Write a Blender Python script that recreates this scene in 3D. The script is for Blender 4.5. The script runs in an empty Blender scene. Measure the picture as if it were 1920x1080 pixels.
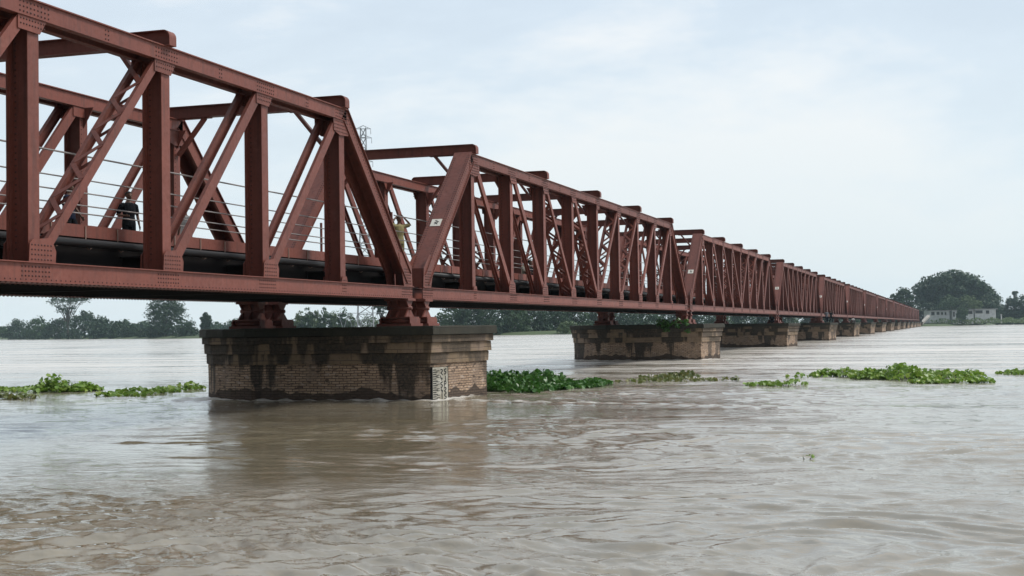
import bpy, math, random
import numpy as np
from mathutils import Vector, Matrix
random.seed(7); rng = np.random.default_rng(7)
sc = bpy.context.scene
col = sc.collection

# ------------------------------------------------------------------ camera
CAM = np.array([-41.877, -16.166, 2.15])
FW = np.array([0.9529775, 0.30162944, 0.02921577])
RT = np.array([0.30215058, -0.95313649, -0.01535755])
UP = np.array([-0.02321432, -0.02346296, 0.99945514])
FPX = 2600.58
cd = bpy.data.cameras.new('camera'); cam = bpy.data.objects.new('camera', cd); col.objects.link(cam)
cd.sensor_width = 36; cd.lens = 36*FPX/1920; cd.clip_start = 0.3; cd.clip_end = 20000
M = Matrix(((RT[0], UP[0], -FW[0], CAM[0]), (RT[1], UP[1], -FW[1], CAM[1]), (RT[2], UP[2], -FW[2], CAM[2]), (0, 0, 0, 1)))
cam.matrix_world = M; sc.camera = cam

# ------------------------------------------------------------------ node helper
def mat(name):
    m = bpy.data.materials.new(name); m.use_nodes = True
    nt = m.node_tree; nt.nodes.clear()
    return m, nt
class N:
    def __init__(s, nt): s.nt = nt
    def __call__(s, t, **kw):
        n = s.nt.nodes.new('ShaderNode'+t)
        for k, v in kw.items():
            if k.startswith('i_'): n.inputs[k[2:].replace('_', ' ')].default_value = v
            elif k.startswith('n'+'_'): n.inputs[int(k[2:])].default_value = v
            else: setattr(n, k, v)
        return n
    def l(s, a, b): s.nt.links.new(a, b)
    def math(s, op, a, b=None, c=None, clamp=False):
        n = s.nt.nodes.new('ShaderNodeMath'); n.operation = op; n.use_clamp = clamp
        for i, v in enumerate((a, b, c)):
            if v is None: continue
            if isinstance(v, (int, float)): n.inputs[i].default_value = v
            else: s.l(v, n.inputs[i])
        return n.outputs[0]
    def mix(s, f, a, b):
        n = s.nt.nodes.new('ShaderNodeMix'); n.data_type = 'RGBA'
        for k, v in (('Factor', f), ('A', a), ('B', b)):
            i = {'Factor': 0, 'A': 6, 'B': 7}[k]
            if isinstance(v, (int, float)): n.inputs[i].default_value = v
            elif isinstance(v, tuple): n.inputs[i].default_value = (*v, 1) if len(v) == 3 else v
            else: s.l(v, n.inputs[i])
        return n.outputs[2]
    def noise(s, vec, scale, detail=3, rough=.55, dist=0):
        n = s.nt.nodes.new('ShaderNodeTexNoise'); n.inputs['Scale'].default_value = scale
        n.inputs['Detail'].default_value = detail; n.inputs['Roughness'].default_value = rough; n.inputs['Distortion'].default_value = dist
        s.l(vec, n.inputs['Vector']); return n.outputs['Fac']
    def mapr(s, v, a, b, c=0., d=1., smooth=False):
        n = s.nt.nodes.new('ShaderNodeMapRange'); s.l(v, n.inputs[0])
        if smooth: n.interpolation_type = 'SMOOTHSTEP'
        for i, x in zip((1, 2, 3, 4), (a, b, c, d)): n.inputs[i].default_value = x
        return n.outputs[0]
    def vscale(s, vec, sx, sy, sz):
        n = s.nt.nodes.new('ShaderNodeMapping'); n.inputs['Scale'].default_value = (sx, sy, sz); s.l(vec, n.inputs['Vector']); return n.outputs[0]

# ------------------------------------------------------------------ sky and sun
SUN_EL, SUN_AZ = math.radians(50), math.radians(-62)     # azimuth measured from +x toward +y
w = bpy.data.worlds.new('World'); sc.world = w; w.use_nodes = True
nt = w.node_tree; nt.nodes.clear(); n = N(nt)
sky = n('TexSky', sky_type='NISHITA', sun_disc=False, sun_elevation=SUN_EL, sun_rotation=math.radians(90)-SUN_AZ,
        air_density=1.0, dust_density=2.5, ozone_density=1.5)
skyv = n('VectorMath', operation='SCALE'); skyv.inputs['Scale'].default_value = 1.0; n.l(sky.outputs[0], skyv.inputs[0])
tc = n('TexCoord'); sep = n('SeparateXYZ'); n.l(tc.outputs['Generated'], sep.inputs[0])
vec = n.vscale(tc.outputs['Generated'], 1.0, 1.0, 3.2)
c1 = n.noise(vec, 2.3, 6, .55, .35); c2 = n.noise(vec, 7.0, 5, .6, .2)
cm = n.math('ADD', n.math('MULTIPLY', c1, .78), n.math('MULTIPLY', c2, .22))
hz = n.mapr(sep.outputs[2], 0.0, 0.30, 1.0, 0.0, True)
cover = n.mapr(n.math('ADD', cm, n.math('MULTIPLY', hz, .12)), 0.36, 0.60, 0.80, 0.98, True)
cloudcol = n.mix(n.mapr(cm, .46, .58), (7.5, 8.65, 9.8), (9.9, 9.95, 10.0))
cloudh0 = n.mix(n.math('MULTIPLY', hz, .85), cloudcol, (8.0, 8.95, 9.3))
# added dimming of the unseen sky behind the viewer, to darken faces turned there
dt = n('VectorMath', operation='DOT_PRODUCT'); n.l(tc.outputs['Generated'], dt.inputs[0]); dt.inputs[1].default_value = (.9, -.44, .0)
side = n.mapr(dt.outputs['Value'], -.8, .1, .27, 1.0, True)
sv = n('VectorMath', operation='SCALE'); n.l(cloudh0, sv.inputs[0]); n.l(side, sv.inputs['Scale']); cloudh = sv.outputs[0]
out = n.mix(cover, skyv.outputs[0], cloudh)
bg = n('Background', i_Strength=0.1); n.l(out, bg.inputs[0])
wo = n('OutputWorld'); n.l(bg.outputs[0], wo.inputs[0])
sd = bpy.data.lights.new('sun', 'SUN'); sd.energy = 2.6; sd.angle = math.radians(16); sd.color = (1, .96, .9)
so = bpy.data.objects.new('sun', sd); col.objects.link(so)
sdir = Vector((math.cos(SUN_EL)*math.cos(SUN_AZ), math.cos(SUN_EL)*math.sin(SUN_AZ), math.sin(SUN_EL)))
so.rotation_euler = sdir.to_track_quat('Z', 'Y').to_euler()
sc.view_settings.view_transform = 'Standard'; sc.view_settings.look = 'None'
sc.view_settings.exposure = 0.0; sc.view_settings.gamma = 1; sc.view_settings.use_curve_mapping = False
sc.cycles.max_bounces = 6; sc.cycles.diffuse_bounces = 3; sc.cycles.glossy_bounces = 3; sc.cycles.volume_bounces = 1
sc.cycles.sample_clamp_indirect = 6

# ------------------------------------------------------------------ geometry helpers
def ray(px, py=540.):
    v = FW*FPX + RT*(px-960) + UP*(540-py); return v
def at(px, dist, z=0.):
    """ground position seen in direction px, dist metres away"""
    v = ray(px, 616); h = v[:2]/np.linalg.norm(v[:2]); p = CAM[:2]+h*dist
    return float(p[0]), float(p[1]), z
def hgt(px, py, dist):
    """height above the water of a point seen at pixel row py, dist metres away"""
    v = ray(px, py); return float(CAM[2]+v[2]/np.linalg.norm(v[:2])*dist)

class MB:
    def __init__(s): s.v = []; s.f = []; s.m = []; s.cur = 0; s.sm = []
    def add(s, vs, fs, smooth=False):
        b = len(s.v); s.v += [tuple(map(float, p)) for p in vs]
        for f in fs: s.f.append(tuple(b+i for i in f)); s.m.append(s.cur); s.sm.append(smooth)
    def box(s, x0, x1, y0, y1, z0, z1):
        s.add([(x0,y0,z0),(x1,y0,z0),(x1,y1,z0),(x0,y1,z0),(x0,y0,z1),(x1,y0,z1),(x1,y1,z1),(x0,y1,z1)],
              [(0,3,2,1),(4,5,6,7),(0,1,5,4),(1,2,6,5),(2,3,7,6),(3,0,4,7)])
    def bar(s, p, q, wa, wb, up=(0,0,1)):
        """rectangular bar from p to q; wa = width along side axis, wb = width along the up-ish axis"""
        p, q = Vector(p), Vector(q); d = (q-p).normalized(); u = Vector(up)
        a = d.cross(u)
        if a.length < 1e-4: a = d.cross(Vector((1, 0, 0)))
        a.normalize(); b = a.cross(d).normalized(); a *= wa/2; b *= wb/2
        vs = [p-a-b, p+a-b, p+a+b, p-a+b, q-a-b, q+a-b, q+a+b, q-a+b]
        s.add(vs, [(0,3,2,1),(4,5,6,7),(0,1,5,4),(1,2,6,5),(2,3,7,6),(3,0,4,7)])
    def prism(s, poly, axis, a0, a1):
        """extrude 2D polygon: axis 'y' -> poly in (x,z); 'z' -> (x,y); 'x' -> (y,z)"""
        k = len(poly); mk = {'y': lambda p, a: (p[0], a, p[1]), 'z': lambda p, a: (p[0], p[1], a), 'x': lambda p, a: (a, p[0], p[1])}[axis]
        vs = [mk(p, a0) for p in poly]+[mk(p, a1) for p in poly]
        s.add(vs, [tuple(range(k)), tuple(range(2*k-1, k-1, -1))]+[(i, i+k, (i+1) % k+k, (i+1) % k) for i in range(k)])
    def tube(s, pts, rad, seg=8, caps=True):
        pts = [Vector(p) for p in pts]; rad = rad if hasattr(rad, '__len__') else [rad]*len(pts); rings = []
        for i, p in enumerate(pts):
            d = (pts[min(i+1, len(pts)-1)]-pts[max(i-1, 0)]).normalized()
            a = d.cross(Vector((0, 0, 1)))
            if a.length < .05: a = d.cross(Vector((1, 0, 0)))
            a.normalize(); b = a.cross(d)
            rings.append([p+(a*math.cos(t)+b*math.sin(t))*rad[i] for t in [2*math.pi*k/seg for k in range(seg)]])
        vs = [q for r in rings for q in r]; fs = []
        for i in range(len(pts)-1):
            for k in range(seg): fs.append((i*seg+k, i*seg+(k+1) % seg, (i+1)*seg+(k+1) % seg, (i+1)*seg+k))
        if caps: fs += [tuple(range(seg))[::-1], tuple(range((len(pts)-1)*seg, len(pts)*seg))]
        s.add(vs, fs, True)
    def rivet(s, c, nrm, r=.02):
        c, nn = Vector(c), Vector(nrm).normalized(); a = nn.orthogonal().normalized(); b = nn.cross(a)
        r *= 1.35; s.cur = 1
        vs = [c+(a*math.cos(t)+b*math.sin(t))*r for t in [math.pi/3*k for k in range(6)]]
        vs += [c+nn*r*.7+(a*math.cos(t)+b*math.sin(t))*r*.55 for t in [math.pi/3*k for k in range(6)]]
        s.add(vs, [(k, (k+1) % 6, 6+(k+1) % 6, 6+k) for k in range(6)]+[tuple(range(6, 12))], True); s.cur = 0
    def mesh(s, name, mats):
        me = bpy.data.meshes.new(name); me.from_pydata(s.v, [], s.f)
        for m in (mats if isinstance(mats, (list, tuple)) else [mats]): me.materials.append(m)
        me.polygons.foreach_set('material_index', s.m); me.polygons.foreach_set('use_smooth', s.sm); me.update(); return me
    def build(s, name, mats, parent=None, loc=(0, 0, 0)):
        return ob(name, s.mesh(name, mats), parent, loc)
def ob(name, me, parent=None, loc=(0, 0, 0)):
    o = bpy.data.objects.new(name, me); col.objects.link(o); o.location = loc
    if parent is not None: o.parent = parent
    return o
def tag(o, label=None, cat=None, group=None, kind=None):
    if label: o['label'] = label
    if cat: o['category'] = cat
    if group: o['group'] = group
    if kind: o['kind'] = kind
    return o
def thing(name, label, cat, loc=(0, 0, 0), rz=0, group=None):
    o = bpy.data.objects.new(name, None); col.objects.link(o); o.location = loc; o.rotation_euler = (0, 0, rz)
    o.empty_display_size = .2
    return tag(o, label, cat, group)
def npmesh(name, V, F, m, smooth=False, matidx=None):
    """fast mesh from arrays; F is (n,k)"""
    me = bpy.data.meshes.new(name); V = np.asarray(V, 'f4'); F = np.asarray(F, 'i4'); k = F.shape[1]
    me.vertices.add(len(V)); me.vertices.foreach_set('co', V.ravel())
    me.loops.add(F.size); me.loops.foreach_set('vertex_index', F.ravel())
    me.polygons.add(len(F)); me.polygons.foreach_set('loop_start', np.arange(0, F.size, k, dtype='i4'))
    me.polygons.foreach_set('use_smooth', np.full(len(F), smooth))
    for q in (m if isinstance(m, (list, tuple)) else [m]): me.materials.append(q)
    if matidx is not None: me.polygons.foreach_set('material_index', np.asarray(matidx, 'i4'))
    me.update(calc_edges=True); me.validate(); return me

# ------------------------------------------------------------------ materials
def simple(name, c, rough=.7, var=.25, scale=3., c2=None, metal=0., bump=0., bscale=30., spec=.5):
    m, nt = mat(name); n = N(nt); tc = n('TexCoord')
    f = n.noise(tc.outputs['Object'], scale, 4, .6)
    c2 = c2 or tuple(x*(1-var) for x in c)
    b = n('BsdfPrincipled', i_Roughness=rough, i_Metallic=metal); b.inputs['Specular IOR Level'].default_value = spec; n.l(n.mix(n.mapr(f, .35, .65), c, c2), b.inputs['Base Color'])
    if bump:
        bp = n('Bump', i_Strength=bump, i_Distance=.02); n.l(n.noise(tc.outputs['Object'], bscale, 4), bp.inputs['Height']); n.l(bp.outputs[0], b.inputs['Normal'])
    o = n('OutputMaterial'); n.l(b.outputs[0], o.inputs[0]); return m
def steel_mat(name, a, bcol, grime):
    m, nt = mat(name); n = N(nt); tc = n('TexCoord'); P = tc.outputs['Object']
    oi = n('ObjectInfo')
    big = n.noise(P, .9, 4, .6); fine = n.noise(P, 9, 5, .65); streak = n.noise(n.vscale(P, 5, 5, .35), 1.6, 5, .6)
    c = n.mix(n.mapr(big, .35, .65), a, bcol)
    c = n.mix(n.mapr(fine, .52, .75, 0, .35), c, grime)
    c = n.mix(n.mapr(streak, .53, .70, 0, .65), c, grime)
    fade = n.noise(P, 2.3, 5, .7, .6); c = n.mix(n.mapr(fade, .58, .72, 0, .22), c, (.33, .145, .11)); spot = n.noise(P, 26, 3, .6); c = n.mix(n.mapr(spot, .68, .76, 0, .6), c, (.07, .026, .02))
    hsv = n('HueSaturation'); n.l(c, hsv.inputs['Color']); n.l(n.mapr(oi.outputs['Random'], 0, 1, .86, 1.12), hsv.inputs['Value'])
    b = n('BsdfPrincipled'); n.l(hsv.outputs[0], b.inputs['Base Color']); n.l(n.mapr(fine, .3, .7, .45, .7), b.inputs['Roughness'])
    bp = n('Bump', i_Strength=.25, i_Distance=.01); n.l(n.noise(P, 6, 6, .7), bp.inputs['Height']); n.l(bp.outputs[0], b.inputs['Normal'])
    o = n('OutputMaterial'); n.l(b.outputs[0], o.inputs[0]); return m
RED = steel_mat('red_oxide_paint', (.198, .055, .036), (.160, .044, .030), (.082, .030, .023))
RIV = simple('shaded_grimy_rivets', (.085, .030, .026), .7, .3, 3.)  # darker red carries the rivets' shadow dots as well as grime
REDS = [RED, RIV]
DARK = simple('dark_floor_steel', (.009, .007, .007), .9, .4, 2., spec=.15)  # near-black, low-gloss steel of the floor parts
PIPE = simple('black_pipe_plastic', (.006, .006, .007), .5, .3, 2.)
RAIL = simple('galvanised_pipe', (.30, .27, .26), .5, .3, 4.)
HOOK = simple('rusty_hook', (.30, .20, .16), .7, .3, 6.)
PLATE = simple('cream_plate_paint', (.74, .72, .64), .6, .12, 6.)
INK = simple('black_ink_paint', (.012, .012, .012), .7, .1, 5.)

# ------------------------------------------------------------------ dimensions of the bridge
P = 4.57; E0 = 4.836; GAP = 1.498; L = 2*E0+8*P; SP = L+GAP
ZB = 3.52               # top of the bottom chord above the water
W = 5.244; CW = .55; HT = 4.888; CD = .35; BD = .362
YC = (W+CW)/2
def X(k): return 0 if k == 0 else L if k == 10 else E0+(k-1)*P
def D(y):  # mirrored y for the far truss
    return W+CW-y
NPROTO = []
def place(me, name, proto): proto.append((name, me))

def build_span_parts(rivets=True):
    """list of (part name, mesh, subparts)"""
    parts = []
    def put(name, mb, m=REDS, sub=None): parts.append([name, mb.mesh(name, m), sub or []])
    for side in (0, 1):
        f = (lambda y: y) if side == 0 else (lambda y: W+CW-y)
        s = 1 if side == 0 else -1
        def bx(mb, x0, x1, y0, y1, z0, z1):
            a, b = sorted((f(y0), f(y1))); mb.box(x0, x1, a, b, z0, z1)
        nrm = (0, -s, 0)
        # top chord: cover plate, two webs, toe angles
        mb = MB(); x0, x1 = X(1)-.28, X(9)+.28
        bx(mb, x0, x1, -.05, CW+.05, HT-.025, HT)
        bx(mb, x0, x1, 0, .03, HT-CD, HT-.0255); bx(mb, x0, x1, CW-.03, CW, HT-CD, HT-.0255)
        bx(mb, x0, x1, -.045, -.0005, HT-CD, HT-CD+.018); bx(mb, x0, x1, CW+.0005, CW+.045, HT-CD, HT-CD+.018)
        bx(mb, x0, x1, .031, .12, HT-CD, HT-CD+.018); bx(mb, x0, x1, CW-.12, CW-.031, HT-CD, HT-CD+.018)
        if rivets:
            for k in range(1, 10):
                for r in range(3):
                    for q in range(9): mb.rivet((X(k)-.42+q*.105, f(0), HT-.09-.09*r), nrm, .017)
                if k < 9:
                    for r in range(3): mb.rivet((X(k)+P*.5, f(0), HT-.1-.09*r), nrm, .017); mb.rivet((X(k)+P*.5+.1, f(0), HT-.1-.09*r), nrm, .017)
        put('top_chord', mb)
        # bottom chord
        mb = MB(); x0, x1 = -.3, L+.3
        bx(mb, x0, x1, 0, .03, -BD, -.021); bx(mb, x0, x1, CW-.03, CW, -BD, -.021)
        bx(mb, x0, x1, -.06, .14, -.02, 0); bx(mb, x0, x1, CW-.14, CW+.06, -.02, 0)
        bx(mb, x0, x1, -.05, CW+.05, -BD-.02, -BD-.001)
        if rivets:
            for i in range(int((x1-x0)/.15)):
                mb.rivet((x0+.1+i*.15, f(-.025), -BD-.02), (0, 0, -1), .022); mb.rivet((x0+.1+i*.15, f(CW+.025), -BD-.02), (0, 0, -1), .022)
                mb.rivet((x0+.1+i*.15, f(0), -BD+.035), nrm, .013)
            for k in range(0, 11):
                big = k in (0, 10); cc = min(max(X(k), .15), L-.15)
                nq = 9 if k not in (1, 9) else 3
                for r in range(3):
                    for q in range(nq): mb.rivet((cc-(nq-1)*.05+q*.1, f(0), -.09-.085*r), nrm, .017)
        put('bottom_chord', mb)
        # verticals
        for k in range(1, 10):
            mb = MB(); xw = X(k); z1 = HT-CD+.02
            bx(mb, xw-.165, xw+.165, .035, .06, .001, z1); bx(mb, xw-.165, xw+.165, CW-.06, CW-.035, .001, z1)
            bx(mb, xw-.012, xw+.012, .0605, CW-.0605, .001, z1)
            bx(mb, xw-.11, xw-.0125, CW-.078, CW-.0605, .001, z1); bx(mb, xw-.11, xw-.0125, .0605, .078, .001, z1)
            # flared foot and haunch of the web
            for (za, zb, zc) in ((.002, .35, 0), (z1-.55, z1+.3, 1)):
                poly = [(-.16+0, za), (CW*0+.0, za)]
            yi = CW-.0345
            a, b = (f(yi), f(yi+.34)) if zc else (0, 0)
            tri = [(f(yi), z1-.55), (f(yi+.30), z1-.01), (f(yi), z1-.01)]
            mb.prism(tri, 'x', xw-.01, xw+.01)
            tri = [(f(yi), .55), (f(yi+.38), .002), (f(yi), .002)]
            mb.prism(tri, 'x', xw-.01, xw+.01)
            if rivets:
                for i in range(36):
                    z = .25+i*.12
                    if z < z1-.1:
                        mb.rivet((xw-.012, f(CW-.13), z), (-1, 0, 0), .016)
                        mb.rivet((xw-.1, f(CW-.035), z), (0, s, 0), .014)
            put('vertical_post', mb)
        # diagonals
        for k in list(range(2, 6))+list(range(6, 10)):
            if k <= 5: jt, jb = k-1, k
            else: jt, jb = k, k-1
            mb = MB(); sg = 1 if jb > jt else -1
            p = Vector((X(jt)+sg*.22, 0, HT-CD+.1)); q = Vector((X(jb)-sg*.2, 0, .12))
            wd = .24 if k in (5, 6) else .20 if k in (4, 7) else .27
            for yy in (.018, CW-.018-.0):
                y = f(yy); mb.bar((p.x, y, p.z), (q.x, y, q.z), .02, wd, up=(q-p).normalized().cross(Vector((0, 1, 0))))
                y2 = f(yy+(.045 if yy < .2 else -.045)); pd = (q-p).normalized().cross(Vector((0, 1, 0)))*(wd/2-.012)
                for sgn in (1, -1): mb.bar(Vector((p.x, y2, p.z))+pd*sgn, Vector((q.x, y2, q.z))+pd*sgn, .07, .016, up=pd)
            if k in (4, 5, 6, 7):
                ln = (q-p).length; d = (q-p)/ln; nn = int(ln/.5); pd = d.cross(Vector((0, 1, 0)))*(wd/2+.006)
                for sgn in (1, -1):
                    for i in range(1, nn):
                        t0, t1 = i*ln/nn, (i+1)*ln/nn
                        ya, yb = (f(.05), f(CW-.05)) if i % 2 == 0 else (f(CW-.05), f(.05))
                        A = p+d*t0+pd*sgn; B = p+d*t1+pd*sgn; mb.bar((A.x, ya, A.z), (B.x, yb, B.z), .10, .012, up=pd)
            put('diagonal_brace', mb)
        # gussets (outer and inner plates)
        for k in range(1, 10):
            for yy, dy in ((-.016, .0155), (CW+.0005, .0155)):
                if yy < 0: a, b = f(-.0155), f(-.0005)
                else: a, b = f(CW+.0005), f(CW+.0155)
                a, b = sorted((a, b)); sg = 1 if k <= 4 else -1 if k >= 6 else 0
                # top: overlays chord and hangs below it
                zt = HT-CD-.001
                if k in (1, 9): poly = [(-.42*sg, zt), (.62*sg, zt), (.60*sg, zt-.34), (.2*sg, zt-.44), (-.36*sg, zt-.40)]
                elif k == 5: poly = [(-.3, zt), (.3, zt), (.26, zt-.22), (-.26, zt-.22)]
                else: poly = [(-.34*sg, zt), (.5*sg, zt), (.5*sg, zt-.26), (-.14*sg, zt-.27)]
                mb = MB(); mb.prism([(X(k)+x, z) for x, z in poly], 'y', a, b)
                if rivets and yy < 0:
                    xs = [p_[0] for p_ in poly]; lo, hi = min(xs)+.08, max(xs)-.06
                    for r in range(4 if k in (1, 9) else 2):
                        for q in range(int((hi-lo)/.085)+1): mb.rivet((X(k)+lo+q*.085, f(-.0155), zt-.06-.095*r), nrm, .016)
                put('gusset_plate', mb)
                # bottom
                mb = MB()
                if k in (1, 9): poly = [(-.2, .001), (.2, .001), (.14, .16), (-.14, .16)]
                elif k == 5: poly = [(-.5, .001), (.5, .001), (.42, .42), (-.42, .42)]
                else: poly = [(-.58*sg, .001), (.22*sg, .001), (.19*sg, .34), (.1*sg, .42), (-.45*sg, .47), (-.60*sg, .22)]
                mb.prism([(X(k)+x, z) for x, z in poly], 'y', a, b)
                if rivets and yy < 0:
                    xs = [p_[0] for p_ in poly]; lo, hi = min(xs)+.09, max(xs)-.07
                    for r in range(1 if k in (1, 9) else 4):
                        for q in range(int((hi-lo)/.095)+1): mb.rivet((X(k)+lo+q*.095, f(-.0155), .05+.09*r), nrm, .016)
                put('gusset_plate', mb)
        # end posts
        for e in (0, 1):
            mb = MB(); sx = (lambda x: x) if e == 0 else (lambda x: L-x)
            p = Vector((sx(.02), 0, .25)); q = Vector((sx(X(1)-.12), 0, HT-.12)); d = (q-p).normalized()
            nn = Vector((-d.z, 0, d.x)) if e == 0 else Vector((d.z, 0, -d.x))
            if nn.z < 0: nn = -nn
            h = .46
            def slab(y0, y1, o0, o1, pa=p, qa=q):
                a, b = sorted((f(y0), f(y1))); vs = []
                for pt in (pa, qa):
                    for yy in (a, b):
                        for oo in (o0, o1): vs.append(Vector((pt.x, yy, pt.z))+nn*oo)
                mb.add(vs, [(0, 1, 3, 2), (4, 6, 7, 5), (0, 4, 5, 1), (2, 3, 7, 6), (0, 2, 6, 4), (1, 5, 7, 3)])
            slab(-.055, CW+.055, h/2-.022, h/2)
            slab(0, .03, -h/2, h/2-.0225); slab(CW-.03, CW, -h/2, h/2-.0225)
            slab(-.05, -.0005, -h/2, -h/2+.02); slab(CW+.0005, CW+.05, -h/2, -h/2+.02)
            # foot plates
            foot = [(sx(-.28), .001), (sx(.42), .001), (sx(.62), .55), (sx(.82), 1.0), (sx(.32), 1.08), (sx(-.22), .62)]
            for ya, yb in ((-.0155, -.0005), (CW+.0005, CW+.0155)):
                a, b = sorted((f(ya), f(yb))); mb.prism(foot, 'y', a, b)
            a, b = sorted((f(.035), f(CW-.035))); mb.prism([(sx(-.24), .002), (sx(-.2), .002), (sx(-.14), .62), (sx(-.18), .62)], 'y', a, b)
            if rivets:
                ln = (q-p).length
                for i in range(int(ln/.12)):
                    c = p+d*(.3+i*.12)
                    if (c-p).length > ln-.3: break
                    for yy in (-.02, .05, CW-.05, CW+.02):
                        r_ = Vector((c.x, f(yy), c.z))+nn*(h/2); mb.rivet(r_, nn, .016)
                    for oo in (h/2-.07, -h/2+.06, h/2-.16):
                        r_ = Vector((c.x, f(0), c.z))+nn*oo; mb.rivet(r_, nrm, .016)
                for r in range(6):
                    for qn in range(6): mb.rivet((sx(-.14+qn*.09+r*.02), f(-.0155), .08+.09*r), nrm, .017)
            parts.append(['end_post', mb.mesh('end_post', REDS), []])
        # bearings
        for e in (0, 1):
            mb = MB(); c = 0 if e == 0 else L; b0 = -BD-.02
            bx2 = lambda x0, x1, z0, z1, y0=-.18, y1=.82: bx(mb, c+x0, c+x1, y0, y1, z0, z1)
            bx2(-.33, .33, b0-.07, b0-.001, -.1, .7)
            for yy in (-.02, .30, .60):
                a, b = sorted((f(yy), f(yy+.05)))
                mb.prism([(c-.27, b0-.071), (c+.27, b0-.071), (c+.09, b0-.26), (c-.09, b0-.26)], 'y', a, b)
                mb.prism([(c-.09, b0-.34), (c+.09, b0-.34), (c+.36, b0-.57), (c-.36, b0-.57)], 'y', a, b)
            mb.prism([(c-.06, b0-.072), (c+.06, b0-.072), (c+.05, b0-.26), (c-.05, b0-.26)], 'y', *sorted((f(0), f(.62))))
            mb.prism([(c-.05, b0-.34), (c+.05, b0-.34), (c+.08, b0-.569), (c-.08, b0-.569)], 'y', *sorted((f(0), f(.62))))
            mb.tube([(c, f(-.09), b0-.30), (c, f(.73), b0-.30)], .065, 10)
            bx2(-.40, .40, b0-.62, b0-.571)
            for i in range(4): mb.tube([(c-.27+i*.18, f(-.14), b0-.70), (c-.27+i*.18, f(.78), b0-.70)], .078, 8)
            bx2(-.43, .43, b0-.78, b0-.62, -.2, -.16); bx2(-.43, .43, b0-.78, b0-.62, .80, .84)
            bx2(-.5, .5, b0-.868, b0-.781, -.26, .9)
            parts.append(['bearing', mb.mesh('bearing', RED), []])
    # cross beams with bent-down ends, and knee braces
    for k in (1, 3, 5, 7, 9):
        mb = MB(); x = X(k); y0, y1 = -.16, W+CW+.16; zb, zt = HT+.001, HT+.345; r = .16
        path = [(y0, zb+.02)]+[(y0+r-r*math.cos(t), zt-r+r*math.sin(t)) for t in [math.pi/2*i/6 for i in range(7)]]
        path += [(y1-r+r*math.sin(t), zt-r+r*math.cos(t)) for t in [math.pi/2*i/6 for i in range(7)]]+[(y1, zb+.02)]
        inner = [(y+(.02 if y < YC else -.02)*(1 if z < zt-.02 else .6), z-.02*(1 if z > zt-r else 0)) for y, z in path]
        k_ = len(path)
        vs = [(x-.14, *p_) for p_ in path]+[(x+.14, *p_) for p_ in path]+[(x-.14, *p_) for p_ in inner]+[(x+.14, *p_) for p_ in inner]
        fs = []
        for i in range(k_-1):
            fs += [(i, i+1, k_+i+1, k_+i), (2*k_+i, 3*k_+i, 3*k_+i+1, 2*k_+i+1), (i, 2*k_+i, 2*k_+i+1, i+1), (k_+i, k_+i+1, 3*k_+i+1, 3*k_+i)]
        fs += [(0, k_, 3*k_, 2*k_), (k_-1, 3*k_-1, 4*k_-1, 2*k_-1)]
        mb.add(vs, fs)
        web = [(y0+.021, zb+.02)]+inner[1:-1]+[(y1-.021, zb+.02)]
        mb.prism(web, 'x', x-.012, x+.012)
        mb.box(x-.14, x+.14, y0, y1, zb, zb+.0195)
        put('cross_beam', mb)
        for side in (0, 1):
            f = (lambda y: y) if side == 0 else (lambda y: W+CW-y)
            mb = MB(); kk = 1.15 if k in (1, 9) else .8
            mb.bar((x, f(CW+.02), HT-CD-kk*.62), (x, f(CW+kk*.78), HT-.02), .16, .09)
            a, b = sorted((f(CW+.056), f(CW+kk*.95))); mb.box(x-.09, x+.09, a, b, HT-.03, HT-.0005)
            put('knee_brace', mb)
    # floor beams
    for k in range(0, 11):
        mb = MB(); x = min(max(X(k), .15), L-.15)
        mb.box(x-.13, x+.13, CW+.06, W-.06, -BD-.03, -BD-.005); mb.box(x-.012, x+.012, CW+.03, W-.03, -BD-.0045, .30)
        mb.box(x-.13, x+.13, CW+.06, W-.06, .3005, .325)
        put('floor_beam', mb, DARK)
    # bottom floor troughing, stringers, deck
    mb = MB()
    mb.box(-.25, L+.25, CW+.09, W-.09, -BD+.04, -BD+.06)
    for i in range(int(L/.3)): mb.box(.0+i*.3, .06+i*.3, CW+.08, W-.08, -BD-.02, -BD+.039)
    put('floor_plate', mb, DARK)
    mb = MB()
    for y in (1.15, 2.0, W+CW-2.0, W+CW-1.15): mb.box(-.28, L+.28, y-.02, y+.02, -BD+.061, .55)
    put('stringer', mb, DARK)
    mb = MB(); mb.box(-.62, L+.62, 1.06, W+CW-1.06, .551, .68); put('deck', mb, DARK)
    for side in (0, 1):
        f = (lambda y: y) if side == 0 else (lambda y: W+CW-y)
        mb = MB(); a, b = sorted((f(.99), f(1.01))); mb.box(-.66, L+.66, a, b, .66, .92)
        a, b = sorted((f(1.011), f(1.055))); mb.box(-.66, L+.66, a, b, .90, .92); mb.box(-.66, L+.66, a, b, .66, .685)
        hk = []
        for i in range(int(L/1.16)):
            h = MB(); x = .5+i*1.16; h.bar((x, f(.975), .90), (x, f(.975), .55), .03, .012, up=(0, 1, 0))
            h.tube([(x, f(.975), .56), (x, f(.955), .46), (x, f(.90), .40), (x, f(.84), .43)], .012, 5); hk.append(h)
        if side == 0:
            parts.append(['kerb_beam', mb.mesh('kerb_beam', RED), [('pipe_hook', h.mesh('pipe_hook', HOOK)) for h in hk]])
            mb = MB(); mb.tube([(-.7, .88, .53), (L*.5, .88, .53), (L+.7, .88, .53)], .085, 12); put('water_pipe', mb, PIPE)
        else: put('kerb_beam', mb)
    # railing on the camera side
    mb = MB()
    for z in (2.36, 1.86, 1.585, 1.32, 1.155): mb.tube([(-.2, 1.0, z), (L*.5, 1.0, z), (L+.2, 1.0, z)], .016 if z < 2 else .02, 6)
    pos = []
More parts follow.
